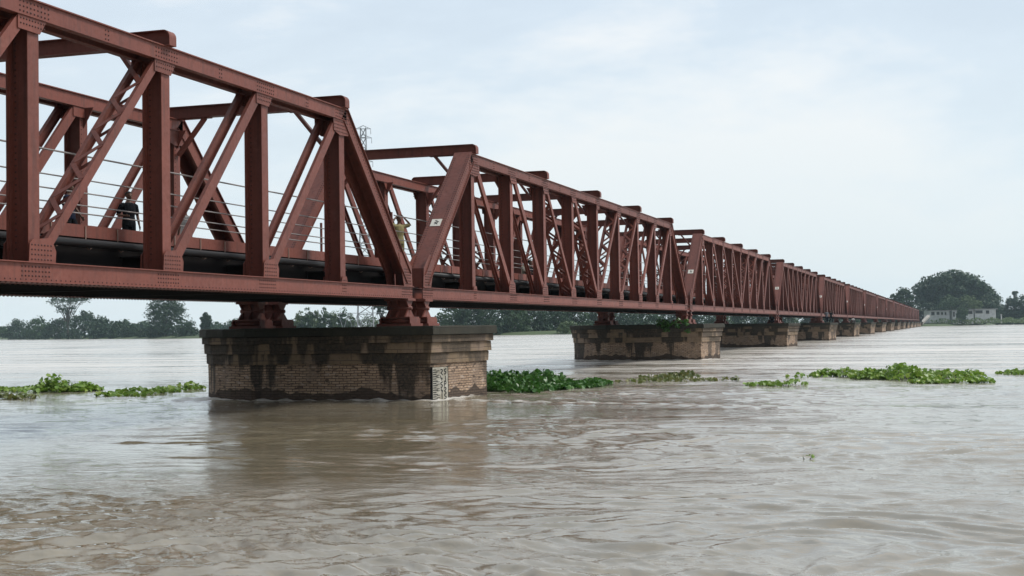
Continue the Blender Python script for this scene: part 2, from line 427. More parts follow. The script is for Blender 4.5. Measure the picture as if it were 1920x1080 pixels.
    for x, zt_ in ((-.62, 2.5), (-.30, 2.46), (L+.62, 2.5), (X(9)+.75, 1.75), (X(7)+.9, 1.5)):
        po = MB(); po.box(x-.03, x+.03, 1.02, 1.07, .921, zt_); pos.append(('railing_post', po.mesh('railing_post', RED)))
    parts.append(['railing', mb.mesh('railing', RAIL), pos])
    # number plate on the near end post
    p = Vector((.02, 0, .25)); q = Vector((X(1)-.12, 0, HT-.12)); d = (q-p).normalized(); nn = Vector((-d.z, 0, d.x)); c = p+d*((q-p).length*.40)+nn*.238
    mb = MB(); mb.bar(c+Vector((0, .10, 0)), c+Vector((0, .46, 0)), .36, .012, up=nn)
    ink = MB()
    def st(pts):
        for a, b in zip(pts, pts[1:]):
            A = c+nn*.008+Vector((0, .43-a[0]*.30, 0))+d*(a[1]*.30-.15); B = c+nn*.008+Vector((0, .43-b[0]*.30, 0))+d*(b[1]*.30-.15)
            ink.bar(A, B, .026, .004, up=nn)
    st([(.30, .78), (.52, .84), (.60, .70), (.48, .56), (.30, .50), (.55, .42), (.72, .16)]); st([(.58, .62), (.82, .66)]); st([(.72, .52), (.50, .30), (.34, .24)])
    parts.append(['number_plate', mb.mesh('number_plate', PLATE), [('numeral', ink.mesh('numeral', INK))]])
    return parts
PARTS = build_span_parts(True)
SPAN_LABELS = {-1: 'nearest red truss span cut off by the left edge', 0: 'red truss span right of the nearest pier, with khaki clad person at its left end',
 1: 'third red truss span, between the pier with creeper and the next pier behind it', 2: 'fourth red truss span counted from the left edge',
 3: 'fifth red truss span, with persons standing under its left end', 4: 'sixth red truss span counted from the left edge'}
ORD = ['seventh', 'eighth', 'ninth', 'tenth', 'eleventh', 'twelfth', 'thirteenth', 'fourteenth', 'fifteenth', 'sixteenth']
far_me = None
for nspan in range(-1, 15):
    lab = SPAN_LABELS.get(nspan)
    if lab is None:
        lab = 'last red truss span, ending at the far bank' if nspan == 14 else ORD[nspan-5]+' red truss span counted from the left edge'
    t = thing('bridge_span', lab, 'truss span', (nspan*SP, 0, ZB), 0, 'red truss spans of the bridge')
    for name, me, subs in PARTS:
        if nspan == -1 and name in ('floor_plate',) : pass
        if nspan >= 6 and name in ('gusset_plate', 'knee_brace', 'floor_beam', 'stringer'):
            if name == 'stringer' : pass
            else: continue
        o = ob(name, me, t)
        for sn, sm in subs:
            if nspan < (2 if sn == 'pipe_hook' else 6): ob(sn, sm, o)

# ------------------------------------------------------------------ piers
def pier_mat():
    m, nt = mat('old_brick_masonry'); n = N(nt); tc = n('TexCoord'); Pp = tc.outputs['Object']; sep = n('SeparateXYZ'); n.l(Pp, sep.inputs[0])
    oi = n('ObjectInfo'); geo = n('NewGeometry')
    # brick coordinates: run = y minus x, up = z
    run = n.math('SUBTRACT', sep.outputs[1], sep.outputs[0]); cmb = n('CombineXYZ'); n.l(run, cmb.inputs[0]); n.l(sep.outputs[2], cmb.inputs[1])
    wob = n('TexNoise', i_Scale=2.5, i_Detail=3.); n.l(Pp, wob.inputs['Vector'])
    wv = n('VectorMath', operation='MULTIPLY_ADD'); wv.inputs[1].default_value = (.10, .07, 0); n.l(wob.outputs['Color'], wv.inputs[0]); n.l(cmb.outputs[0], wv.inputs[2])
    br = n('TexBrick', offset=.5, i_Scale=1., i_Mortar_Size=.014, i_Mortar_Smooth=.4, i_Bias=-.1, i_Brick_Width=.25, i_Row_Height=.08)
    br.inputs['Color1'].default_value = (.52, .365, .25, 1); br.inputs['Color2'].default_value = (.35, .235, .155, 1); br.inputs['Mortar'].default_value = (.10, .07, .052, 1)
    n.l(wv.outputs[0], br.inputs['Vector'])
    bl = n('TexBrick', offset=.5, i_Scale=1., i_Mortar_Size=.012, i_Mortar_Smooth=.5, i_Brick_Width=.75, i_Row_Height=.32)
    bl.inputs['Color1'].default_value = (.25, .178, .110, 1); bl.inputs['Color2'].default_value = (.205, .145, .092, 1); bl.inputs['Mortar'].default_value = (.11, .08, .058, 1)
    n.l(wv.outputs[0], bl.inputs['Vector'])
    upper = n.mapr(sep.outputs[2], 1.12, 1.135)
    c = n.mix(upper, br.outputs['Color'], bl.outputs['Color'])
    # worn render over the bricks in patches
    pat = n.noise(Pp, .9, 5, .6, .3); c = n.mix(n.mapr(pat, .5, .62, 0, .75), c, (.27, .195, .145))
    spk = n.noise(Pp, 12, 4, .7); c = n.mix(n.mapr(spk, .62, .72, 0, .7), c, (.40, .31, .25)); c = n.mix(n.mapr(spk, .3, .42, .6, 0), c, (.06, .043, .033))
    # black algae: heavy under the coping, running down in columns
    br2 = n.noise(n.vscale(Pp, 3.2, 3.2, 9.), 1., 2, .5); c = n.mix(n.math('MULTIPLY', n.mapr(br2, .60, .66, 0, .8), n.math('SUBTRACT', 1., upper)), c, (.07, .048, .036)); c = n.mix(n.math('MULTIPLY', n.mapr(br2, .38, .32, 0, .7), n.math('SUBTRACT', 1., upper)), c, (.50, .40, .33))
    shift = n('CombineXYZ'); n.l(n.math('MULTIPLY', oi.outputs['Random'], 57.), shift.inputs[1]); av = n('VectorMath', operation='ADD'); n.l(Pp, av.inputs[0]); n.l(shift.outputs[0], av.inputs[1])
    colm = n.noise(n.vscale(av.outputs[0], .45, .85, .03), 1.35, 3, .55, .1)
    blot = n.noise(av.outputs[0], 1.3, 5, .6)
    run_ = n.mapr(colm, .42, .64, .10, 2.5); dep = n.math('SUBTRACT', 2.2, sep.outputs[2])
    s = n.math('SUBTRACT', n.math('ADD', run_, n.math('MULTIPLY', n.math('SUBTRACT', blot, .5), 1.5)), dep)
    stain = n.math('MULTIPLY', n.mapr(s, -.35, .35, 0, .93, True), n.mapr(spk, .35, .7, 1., .72))
    endc = n.mapr(sep.outputs[1], -.9, -.4, .8, 1.)   # stain is weaker towards the near end
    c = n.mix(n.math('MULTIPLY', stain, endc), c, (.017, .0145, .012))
    cap = n.mapr(sep.outputs[2], 1.985, 1.995); cap2 = n.math('MULTIPLY', cap, n.mapr(blot, .3, .7, 1., .75)); c = n.mix(cap2, c, (.022, .023, .016))
    # tide mark
    wl = n.noise(n.vscale(Pp, .6, .6, 0), 1.0, 3, .55); wet = n.mapr(n.math('SUBTRACT', sep.outputs[2], n.math('MULTIPLY', n.math('SUBTRACT', wl, .32), 1.35)), .0, .04, .85, 0)
    c = n.mix(wet, c, (.035, .022, .016))
    b = n('BsdfPrincipled', i_Roughness=.9); n.l(c, b.inputs['Base Color'])
    bp = n('Bump', i_Strength=.7, i_Distance=.03)
    hgt_ = n.math('ADD', n.math('MULTIPLY', n.math('SUBTRACT', 1., n.math('MULTIPLY', n.mix(upper, br.outputs['Fac'], bl.outputs['Fac']), 1.)), .5), n.math('MULTIPLY', spk, .7))
    n.l(hgt_, bp.inputs['Height']); n.l(bp.outputs[0], b.inputs['Normal'])
    o = n('OutputMaterial'); n.l(b.outputs[0], o.inputs[0]); return m
PIER = pier_mat()
BASE = [(-2.5, -1.05), (1.0, -1.68), (1.25, -1.2), (1.25, 7.0), (.95, 7.75), (.4, 8.0), (-.2, 7.85), (-.9, 7.4), (-1.6, 6.8), (-2.2, 5.9), (-2.5, 5.0)]
def offset(poly, d):
    k = len(poly); out = []
    for i in range(k):
        p0, p1, p2 = np.array(poly[i-1]), np.array(poly[i]), np.array(poly[(i+1) % k])
        e1 = (p1-p0)/np.linalg.norm(p1-p0); e2 = (p2-p1)/np.linalg.norm(p2-p1)
        n1 = np.array([e1[1], -e1[0]]); n2 = np.array([e2[1], -e2[0]]); nn = (n1+n2); nn /= max(nn@nn/2, .6)
        out.append(tuple(p1+nn*d))
    return out
def subdiv(poly, step=.35):
    out = []
    for i in range(len(poly)):
        a, b = np.array(poly[i]), np.array(poly[(i+1) % len(poly)]); k = max(1, int(np.linalg.norm(b-a)/step))
        for j in range(k): out.append(tuple(a+(b-a)*j/k))
    return out
ZP = ZB-1.25
courses = [(-3, 1.13, 0.0), (1.13, 1.46, .06), (1.46, 1.78, .13), (1.78, 2.01, .2), (2.01, ZP, .29)]
def pier_course(z0, z1, off, seed, chip=.02):
    r = np.random.default_rng(seed); poly = subdiv(offset(BASE, off)); k = len(poly); mb = MB()
    zs = [z0]+([0.0, .5] if z0 < 0 else [])+[z1-.035, z1]; V = []
    for zi, z in enumerate(zs):
        for (x, y) in poly:
            j = r.normal(0, chip*.35, 2); inset = .03*r.random() if zi == len(zs)-1 else 0
            cx, cy = -.7, 3.1; d = np.array([x-cx, y-cy]); d /= np.linalg.norm(d)
            V.append((x+j[0]-d[0]*inset, y+j[1]-d[1]*inset, z+(r.normal(0, chip*.3) if zi >= len(zs)-2 else 0)))
    F = [tuple(range((len(zs)-1)*k, len(zs)*k)), tuple(range(k))[::-1]]
    for i in range(len(zs)-1):
        for q in range(k): F.append((i*k+q, i*k+(q+1) % k, (i+1)*k+(q+1) % k, (i+1)*k+q))
    mb.add(V, F); return mb
pier_parts = [('pier_body' if i == 0 else 'pier_cap' if i == 4 else 'stone_course', pier_course(*c_, seed=50+i).mesh('pier_course', PIER)) for i, c_ in enumerate(courses)]
PL = ['nearest stained brick pier with white flood gauge at its corner', 'second brick pier, with green creeper on its top edge', 'third brick pier, behind the one with the creeper', 'fourth brick pier, with two persons standing on its end', 'fifth brick pier, with a person in white on its end']
for i in range(0, 15):
    lab = PL[i] if i < 5 else ORD[i-6+0] + ' brick pier counted from the nearest one' if i >= 6 else 'sixth brick pier counted from the nearest one'
    if i == 14: lab = 'last brick pier before the far bank'
    t = thing('bridge_pier', lab, 'bridge pier', (i*SP, 0, 0), 0, 'brick piers under the bridge')
    for nm, me in pier_parts: ob(nm, me, t)
t = thing('bridge_abutment', 'dark brick abutment under the far end of the bridge', 'abutment', (15*SP+1, 0, 0)); mb = MB()
mb.box(-2.5, 6, -1.6, 7.6, -1, ZP-.2); mb.build('wall', PIER, t); mb = MB(); mb.box(-2.7, 6.2, -1.8, 7.8, ZP-.199, ZP); mb.box(0, 6, -1.2, 7.2, ZP+.001, ZB-.05); mb.build('coping', PIER, t)

# flood gauge board on the nearest pier
a = Vector((-2.5, -1.05, 0)); b = Vector((1.0, -1.68, 0)); d = (b-a).normalized(); nn = Vector((d.y, -d.x, 0))
t = thing('flood_gauge', 'white flood gauge board with black markings on corner of nearest pier', 'gauge board', tuple(a+d*.03+nn*.03)); t.rotation_euler = (0, 0, math.atan2(d.y, d.x))
mb = MB(); mb.box(0, .92, -.04, 0, -.5, 1.0); bd = mb.build('board', simple('worn_white_enamel', (.52, .50, .43), .7, .1, 3., (.26, .235, .18)), t)
ink = MB()
for i in range(15):   # comb of tick marks down the left side
    z = .94-i*.068
    ink.box(.03, .30 if i % 2 else .22, -.046, -.0405, z-.028, z)
    if i % 3 != 1: ink.box(.24, .42, -.046, -.0405, z-.052, z-.034)
def glyph(pts, ox, oz, s=.17, wdt=.035):
    for p_, q_ in zip(pts, pts[1:]): ink.bar((ox+p_[0]*s, -.0435, oz+p_[1]*s), (ox+q_[0]*s, -.0435, oz+q_[1]*s), .006, wdt, up=(0, 0, 1) if abs(q_[0]-p_[0]) > .02 else (1, 0, 0))
G5 = [(0, 1), (.1, .45), (.6, .5), (.3, .1)]; G2 = [(0, .95), (.6, 1), (.75, .7), (.1, .4), (.8, 0)]; G1 = [(.3, 1), (.35, 0)]; GP = [(0, 0), (0, 1), (.6, .9), (.6, .5), (.05, .45)]; G6 = [(.8, 1), (.1, .8), (.3, .5), (.8, .4), (.5, 0), (.1, .1)]
for gly, ox, oz in ((G2, .48, .76), (G6, .68, .78), (G5, .48, .58), (G1, .72, .56), (G6, .46, .38), (GP, .70, .40), (G5, .50, .2), (G2, .68, .2), (G1, .50, .03), (G6, .68, .02)): glyph(gly, ox, oz)
ink.build('gauge_marks', INK, bd)
mb = MB(); mb.box(-.02, .001-.0015, -.05, .02, -.5, 1.02); mb.box(.9215, .94, -.05, .02, -.5, 1.02); mb.build('edge_rail', INK, t)

# ------------------------------------------------------------------ water
def water_mat():
    m, nt = mat('muddy_river_water'); n = N(nt); tc = n('TexCoord'); Pp = tc.outputs['Object']
    sep = n('SeparateXYZ'); n.l(Pp, sep.inputs[0])
    # the current runs along y: ripples are drawn out along it
    patch = n.noise(n.vscale(Pp, .09, .035, 1), 1., 4, .55, .4)
    band = n.noise(n.vscale(Pp, .45, .10, 1), 1., 4, .6, .5)
    c = n.mix(n.mapr(patch, .35, .65), (.20, .165, .102), (.165, .135, .082))
    att = n('Attribute', attribute_name='foam'); fb = n.noise(n.vscale(Pp, 5., 2., 1), 1., 5, .7, .5)
    foam = n.mapr(n.math('MULTIPLY', att.outputs['Fac'], fb), .24, .46, 0, .9)
    fb2 = n.noise(n.vscale(Pp, 2.2, .6, 1), 1., 5, .72, .6)
    # sky reflection put into the colour as pale silty streaks, stronger farther off
    sheen_reach = n.mapr(sep.outputs[0], -14., 45., .12, 1., True)
    st1 = n.noise(n.vscale(Pp, .30, .035, 1), 1., 5, .65, .5); st2 = n.noise(n.vscale(Pp, .05, .02, 1), 1., 3, .5)
    sheen_silt = n.math('MULTIPLY', n.math('MULTIPLY', n.math('ADD', n.mapr(st1, .36, .60, .2, .85), n.mapr(fb2, .5, .72, -.1, .5)), sheen_reach), n.mapr(st2, .3, .55, .75, 1.15), clamp=True)
    fo = n.math('MAXIMUM', foam, sheen_silt)
    c = n.mix(fo, c, (.70, .67, .62))
    b = n('BsdfPrincipled', i_IOR=2.05); n.l(c, b.inputs['Base Color'])
    n.l(n.mapr(fo, .2, 1, .03, .5), b.inputs['Roughness'])
    h1 = n.noise(n.vscale(Pp, 3.4, 2.0, 1), 1., 5, .66, .7)
    h2 = n.noise(n.vscale(Pp, 8., 5.5, 1), 1., 4, .62, .8)
    h3 = n.noise(n.vscale(Pp, .8, .3, 1), 1., 3, .5, .3)
    amp = n.mapr(band, .36, .60, .30, 1.25, True); amp2 = n.mapr(patch, .38, .6, .5, 1.2, True); am = n.math('MULTIPLY', amp, amp2)
    hh = n.math('ADD', n.math('MULTIPLY', n.math('ADD', n.math('MULTIPLY', h1, .018), n.math('MULTIPLY', h2, .010)), am), n.math('MULTIPLY', h3, .008))
    hh = n.math('ADD', hh, n.math('MULTIPLY', fo, .02))
    bp = n('Bump', i_Strength=1., i_Distance=1.0); n.l(hh, bp.inputs['Height']); n.l(bp.outputs[0], b.inputs['Normal'])
    o = n('OutputMaterial'); n.l(b.outputs[0], o.inputs[0]); return m
WATER = water_mat()
def waves(x, y, cell):
    z = np.zeros_like(x); r = np.random.default_rng(3)
    wx = x+.55*np.sin(.41*y+.33*x)+.35*np.sin(1.13*x-.57*y+1.3)+.16*np.sin(2.3*y+1.1*x); wy = y+.6*np.sin(.49*x-.31*y+2)+.25*np.sin(1.7*x+.9*y)
    band = np.sin(.27*wx+.05*wy+.7)*np.sin(.13*wx-.05*wy+1.9)+.45*np.sin(.83*wx+.16*wy)*np.sin(.21*wy+.4*wx)+.3*np.sin(.047*x-.09*y)
    rough = np.clip(.95+.85*band, .26, 1.7)
    N_ = 110
    for i in range(N_):
        lam = .17*(10**(r.random()**1.2*1.08)); ang = r.normal(0, .42); k = 2*math.pi/lam
        amp = .0023*lam*(1.55 if lam < .75 else 1.1*(lam/.75)**-.75)*(.6+.8*r.random())
        fade = np.clip((lam/cell-2.4)/3, 0, 1)
        ph = k*(math.cos(ang)*wx+math.sin(ang)*wy)+r.random()*6.28; ph = ph+.7*np.sin(ph*.31+i)
        s = np.sin(ph) if i % 2 else 1.15*(1-2*np.abs(np.sin(ph*.5)))
        z += amp*fade*rough*s
    return z
def foam_field(x, y):
    f = np.zeros_like(x)
    for i in range(0, 8):
        cx = i*SP; lx = x-cx
        # distance to the pier outline (rounded box)
        qx = np.abs(lx+.65)-1.9; qy = np.abs(y-3.1)-4.5
        dd = np.sqrt(np.maximum(qx, 0)**2+np.maximum(qy, 0)**2)+np.minimum(np.maximum(qx, qy), 0)
        f = np.maximum(f, np.clip(1.15-dd/.45, 0, 1))
        # wake trailing downstream from the near end
        dn = (-1.4-y); wdt = .5+dn*.10
        core = np.exp(-((lx+2.1+.30*dn)/(.35+.06*np.maximum(dn, 0)))**2)+.8*np.exp(-((lx-1.2-.12*dn)/(.5+.07*np.maximum(dn, 0)))**2)
        f = np.maximum(f, np.where(dn > 0, core*np.clip(1.0-dn/26, 0, 1)*.85, 0))
    return f
def build_water():
    c = CAM[:2]; th0 = math.atan2(FW[1], FW[0])
    ang = np.concatenate([np.linspace(-math.pi, -.47, 90), np.linspace(-.455, .455, 640), np.linspace(.47, math.pi, 90)])
    rr = [1.5]
    while rr[-1] < 120: rr.append(rr[-1]*1.0038 if rr[-1] > 9 else rr[-1]+.25)
    while rr[-1] < 9000: rr.append(rr[-1]*1.05)
    rr = np.array(rr); A, Rr = np.meshgrid(th0+ang, rr); x = c[0]+Rr*np.cos(A); y = c[1]+Rr*np.sin(A)
    cell = np.maximum(Rr*.0038, .045); z = waves(x, y, cell)*np.clip(1.4-Rr/160, 0, 1)
    # water heaps up on the upstream face of each pier and dips beside it
    z += .06*foam_field(x, y)*np.clip(1.5-Rr/120, 0, 1)*(.6+.8*np.sin(7*x+5*y)*np.sin(5*x-3*y))
    V = np.stack([x.ravel(), y.ravel(), z.ravel()], 1); nr, na = A.shape
    i = np.arange((nr-1)*(na-1)); r_, a_ = i//(na-1), i % (na-1)
    F = np.stack([r_*na+a_, (r_+1)*na+a_, (r_+1)*na+a_+1, r_*na+a_+1], 1)
    ctr = len(V); V = np.vstack([V, [[c[0], c[1], 0.0]]])
    me = npmesh('river_water', V, F, WATER, True)
    at_ = me.attributes.new('foam', 'FLOAT', 'POINT'); fv = np.append(foam_field(x, y).ravel(), 0).astype('f4'); at_.data.foreach_set('value', fv)
    return tag(ob('water', me), 'wide brown flooding river with rippled surface', None, None, 'structure')
build_water()

# ------------------------------------------------------------------ land
def ground_mat():
    m, nt = mat('grassy_ground'); n = N(nt); tc = n('TexCoord'); Pp = tc.outputs['Object']
    f = n.noise(Pp, .15, 5, .65); g = n.noise(Pp, 1.2, 4, .6)
    c = n.mix(n.mapr(f, .35, .65), (.05, .085, .028), (.08, .105, .04)); c = n.mix(n.mapr(g, .5, .75, 0, .6), c, (.05, .08, .03))
    b = n('BsdfPrincipled', i_Roughness=.95); n.l(c, b.inputs['Base Color']); o = n('OutputMaterial'); n.l(b.outputs[0], o.inputs[0]); return m
GROUND = ground_mat()
SHORE = [(2600, 3200), (1150, 1500), (850, 900), (721, 577), (570, 400), (436, 238), (398, 165), (388, 113), (430, 78), (520, 52), (620, 30), (700, 12), (712, 2), (712, -4), (730, -14), (790, -26), (880, -45), (1010, -75), (1300, -160), (2600, -900), (5000, -2500)]
def shore_pts():
    out = []
    for (a, b) in zip(SHORE, SHORE[1:]):
        k = max(1, min(40, int(math.dist(a, b)/12)))
        for j in range(k):
            t = j/k; x, y = a[0]+(b[0]-a[0])*t, a[1]+(b[1]-a[1])*t; wob = 1.2*math.sin(x*.11+y*.07)+.8*math.sin(x*.31-y*.23)
            out.append((x+wob, y+wob*.3))
    out.append(SHORE[-1]); return out
sp = shore_pts(); prof = [(-2, -.6), (0, -.05), (2.5, .5), (7, .9), (30, 1.2), (3500, 1.6)]
V = []; F = []
for i, (x, y) in enumerate(sp):
    a, b = sp[max(i-1, 0)], sp[min(i+1, len(sp)-1)]; tx, ty = b[0]-a[0], b[1]-a[1]; l = math.hypot(tx, ty); nx, ny = -ty/l, tx/l
    nx, ny = -nx*-1, ny   # left normal of travel direction
    for d_, z in prof:
        if d_ > 100: V.append((x+3500, y*1.6 if abs(y) > 100 else y*2, z))
        else: V.append((x+d_*max(nx, .35), y+d_*ny*.6, z+(0 if d_ < 1 else .15*math.sin(x*.07+y*.05+d_))))
k = len(prof)
for i in range(len(sp)-1):
    for j in range(k-1): F.append((i*k+j, i*k+j+1, (i+1)*k+j+1, (i+1)*k+j))
me = npmesh('ground', V, F, GROUND, True); tag(ob('ground', me), 'green far river bank', None, None, 'structure')

# ------------------------------------------------------------------ trees
def leaf_mat(name, c1, c2, c3):
    m, nt = mat(name); n = N(nt); geo = n('NewGeometry'); tc = n('TexCoord')
    f = n.noise(tc.outputs['Object'], .28, 4, .6)
    c = n.mix(n.mapr(f, .38, .62), c1, c2); c = n.mix(n.math('MULTIPLY', geo.outputs['Random Per Island'], .7), c, c3)
    b = n('BsdfPrincipled', i_Roughness=.6); n.l(c, b.inputs['Base Color'])
    tr = n('BsdfTranslucent'); n.l(c, tr.inputs[0]); mx = n('MixShader', n_0=.25); n.l(b.outputs[0], mx.inputs[1]); n.l(tr.outputs[0], mx.inputs[2])
    o = n('OutputMaterial'); n.l(mx.outputs[0], o.inputs[0]); return m
LEAF_DARK = leaf_mat('leaves_dark', (.022, .062, .026), (.042, .092, .036), (.012, .034, .017))
LEAF_MID = leaf_mat('leaves_mid', (.036, .088, .028), (.058, .12, .036), (.02, .05, .02))
LEAF_PALE = leaf_mat('leaves_pale', (.09, .15, .05), (.12, .17, .06), (.05, .09, .03))
BARK = simple('tree_bark', (.09, .07, .055), .9, .4, 2.)
def leaves(centres, radii, n_per, size, r, flat=1.0):
    """small leaf quads scattered on the shells of clumps"""
    V = []; k = len(centres); tot = k*n_per; c = np.repeat(centres, n_per, 0); rad = np.repeat(radii, n_per, 0)
    d = r.normal(0, 1, (tot, 3)); d /= np.linalg.norm(d, axis=1)[:, None]; rr = (.45+.65*r.random(tot)**.6)[:, None]
    p = c+d*rad*rr; nrm = d+r.normal(0, .7, (tot, 3)); nrm[:, 2] += .35; nrm /= np.linalg.norm(nrm, axis=1)[:, None]
    a = np.cross(nrm, r.normal(0, 1, (tot, 3))); a /= np.linalg.norm(a, axis=1)[:, None]; b = np.cross(nrm, a)
    s = size*(.5+r.random(tot))[:, None]
    V = np.stack([p-a*s*.9, p-b*s*.45, p+a*s*.9, p+b*s*.45], 1).reshape(-1, 3)
    return V, np.arange(tot*4).reshape(-1, 4)
def tree(name, label, x, y, z, h, wdt, kind='round', m=LEAF_DARK, seed=0, dens=1., cat='tree', group=None, crown_base=.18, leaf=.42, sparse=1.0, asym=0.):
    r = np.random.default_rng(1000+seed); t = thing(name, label, cat, (x, y, z), math.radians(-90) if kind == 'profile' else 0, group)
    R = wdt/2; n = int(70*dens); C = []; RA = []
    for i in range(n):
        good = False
        for _ in range(60):
            u, v, q = r.uniform(-1, 1, 3)
            q = (q+1)/2
            if kind == 'round': lim = math.sqrt(max(0, 1-(2*q-1)**2*.95)) if q > .4 else .75+.5*q
            elif kind == 'profile':
                tp = np.interp(u, [-1, -.93, -.75, -.5, -.2, .08, .3, .55, .8, 1], [.46, .60, .78, .90, .97, 1., .96, .82, .62, .42]); bt = np.interp(u, [-1, -.7, -.35, 0, 1], [.50, .34, .16, .08, .05])
                lim = math.sqrt(max(0, 1-u*u*.2)) if bt < q < tp-.07*r.random() else 0
            elif kind == 'cone': lim = (1-q)**.8*.95+.1
            elif kind == 'umbrella': lim = .25+.85*q if q < .8 else 1.05-(q-.8)*2.6
            elif kind == 'dome': lim = math.sqrt(max(0, 1-q**2.4))*1.02*(1 if q > .3 else .72)
            elif kind == 'bush': lim = math.sqrt(max(0, 1-q**2))
            else: lim = math.sqrt(max(0, 1-(2*q-1)**2))
            if u*u+v*v <= lim*lim and (u*u+v*v > lim*lim*.22 or q > .75 or r.random() < .35): good = True; break
        if not good: continue
        q2 = crown_base+(1-crown_base)*q
        hh = h*(1-.10*r.random()) if q > .7 else h
        C.append(((u+asym*(q-.5))*R, v*R*.85, q2*hh-h*.03)); sz = (.07+.17*r.random()**1.5)*min(wdt, h*1.5)*sparse
        RA.append((sz, sz, sz*(.45 if kind == 'umbrella' else .7)))
    C = np.array(C); RA = np.array(RA); V, F = leaves(C, RA, int(34*dens**.3), leaf, r)
    ob('crown', npmesh('crown', V, F, m), t)
    mb = MB(); tr_ = max(.12, h*.022)*(1.6 if kind == 'dome' else 1)
    top = (0, 0, h*max(crown_base, .3)+h*.12)
    mb.tube([(0, 0, -.5), (r.normal(0, .1), r.normal(0, .1), h*.15), top], [tr_*1.4, tr_, tr_*.75], 7)
    idx = r.choice(len(C), min(len(C), 16), replace=False)
    for i in idx:
        c = C[i]; s0 = h*(.12+.25*r.random()); mid = (c[0]*.45, c[1]*.45, (s0+c[2])*.5+h*.03)
        mb.tube([(0, 0, s0), mid, tuple(c)], [tr_*.5, tr_*.3, tr_*.1], 5, False)
    mb.build('trunk', BARK, t); return t
sd_ = [0]
def T(px, ytop, ybase, dist, wpx, label, kind='round', m=LEAF_DARK, name='tree', **kw):
    sd_[0] += 1
    if px < 400 and dist < 800: dist = 5600/((637-.00625*px)-(630.8-.01537*px))+45   # stands on the shore line
    x, y, _ = at(px, dist); z = 1.0; hb = (hgt(px, ytop, dist)-z)*{'bush': 1.20, 'umbrella': 1.22, 'cone': 1.12}.get(kind, 1.0 if dist > 700 else 1.14); wd = wpx*dist/FPX
    return tree(name, label, x, y, z, hb, wd, kind, m, sd_[0], **kw)
TG = 'trees along the far bank'
# left bank (far end of the left shore)
lb = lambda px: {0: 745, 1: 640}.get(0, 700)
T(4, 612, 637, 900, 40, 'pale hazy tree at the extreme left edge', 'round', LEAF_MID, group=TG, leaf=.7)
for px, yt, wp, kd, lab in [(35, 603, 52, 'bush', 'low round green tree nearest the left edge'), (72, 600, 50, 'bush', 'low bushy tree left of the umbrella shaped tree'),
    (112, 601, 60, 'bush', 'dense bush under the umbrella shaped tree'), (158, 591, 66, 'bush', 'tall leafy tree just right of the umbrella shaped tree'),
    (192, 598, 50, 'bush', 'bushy tree on the slope right of the tall leafy one'), (222, 606, 42, 'bush', 'low tree at the right end of the left grove'), (246, 611, 34, 'bush', 'smallest dark bush before the gap in the left bank trees')]:
    T(px, yt, 636, 690-px*.25, wp, lab, kd, LEAF_DARK if px != 72 else LEAF_MID, group=TG, crown_base=.0, leaf=.62, dens=1.5)
T(127, 560, 636, 670, 88, 'tall umbrella shaped tree with open crown above the left grove', 'umbrella', LEAF_DARK, name='umbrella_tree', crown_base=.52, leaf=.5, sparse=.62, dens=1.1)
T(312, 561, 635, 590, 76, 'tallest tree of the left bank, beneath the red girder', 'round', LEAF_DARK, crown_base=.08, leaf=.55, dens=2.2, sparse=.8)
for px, yt, wp, lab in [(275, 614, 40, 'low bush at the left foot of the tallest left bank tree'), (352, 605, 44, 'low bush at the right foot of the tallest left bank tree'), (300, 606, 50, 'bush under the tallest left bank tree')]:
    T(px, yt, 635, 575, wp, lab, 'bush', LEAF_DARK, crown_base=0, leaf=.5, dens=1.2, group=TG)
T(386, 587, 634, 600, 20, 'slender single tree left of the nearest pier', 'round', LEAF_DARK, crown_base=.15, leaf=.4, dens=1.6, sparse=1.1)
for px, yt, wp, lab in [(268, 606, 46, 'pale distant tree behind the gap of the left bank'), (405, 607, 46, 'pale distant tree just left of the nearest pier'), (438, 601, 40, 'pale distant tree behind the left end of nearest pier'), (232, 604, 40, 'pale distant tree behind the left grove')]:
    T(px, yt, 632, 1050, wp, lab, 'bush', LEAF_MID, crown_base=0, leaf=1.0, dens=1., group=TG)
# between the bearings of the nearest pier
for i, (px, yt, wp) in enumerate([(560, 584, 24), (578, 580, 26), (594, 583, 24), (610, 579, 26), (627, 583, 24), (643, 579, 20), (658, 586, 18)]):
    T(px, yt, 630, 560, wp*1.5, ['first', 'second', 'third', 'fourth', 'fifth', 'sixth', 'seventh'][i]+' pointed tree from the left in the row above the nearest pier', 'cone', LEAF_MID if i % 2 else LEAF_PALE, crown_base=.0, leaf=.42, dens=1.2, group='row of pointed trees seen above the nearest pier')
T(716, 574, 630, 520, 40, 'sparse dark tree seen left of the right hand bearings', 'umbrella', LEAF_DARK, crown_base=.5, leaf=.4, sparse=.6, dens=.6)
for px in (690, 730): T(px, 597, 630, 640, 60, 'low pale bush behind the pylon foot, '+('left' if px < 700 else 'right')+' one', 'bush', LEAF_PALE, crown_base=0, leaf=.5, dens=.8, group=TG)
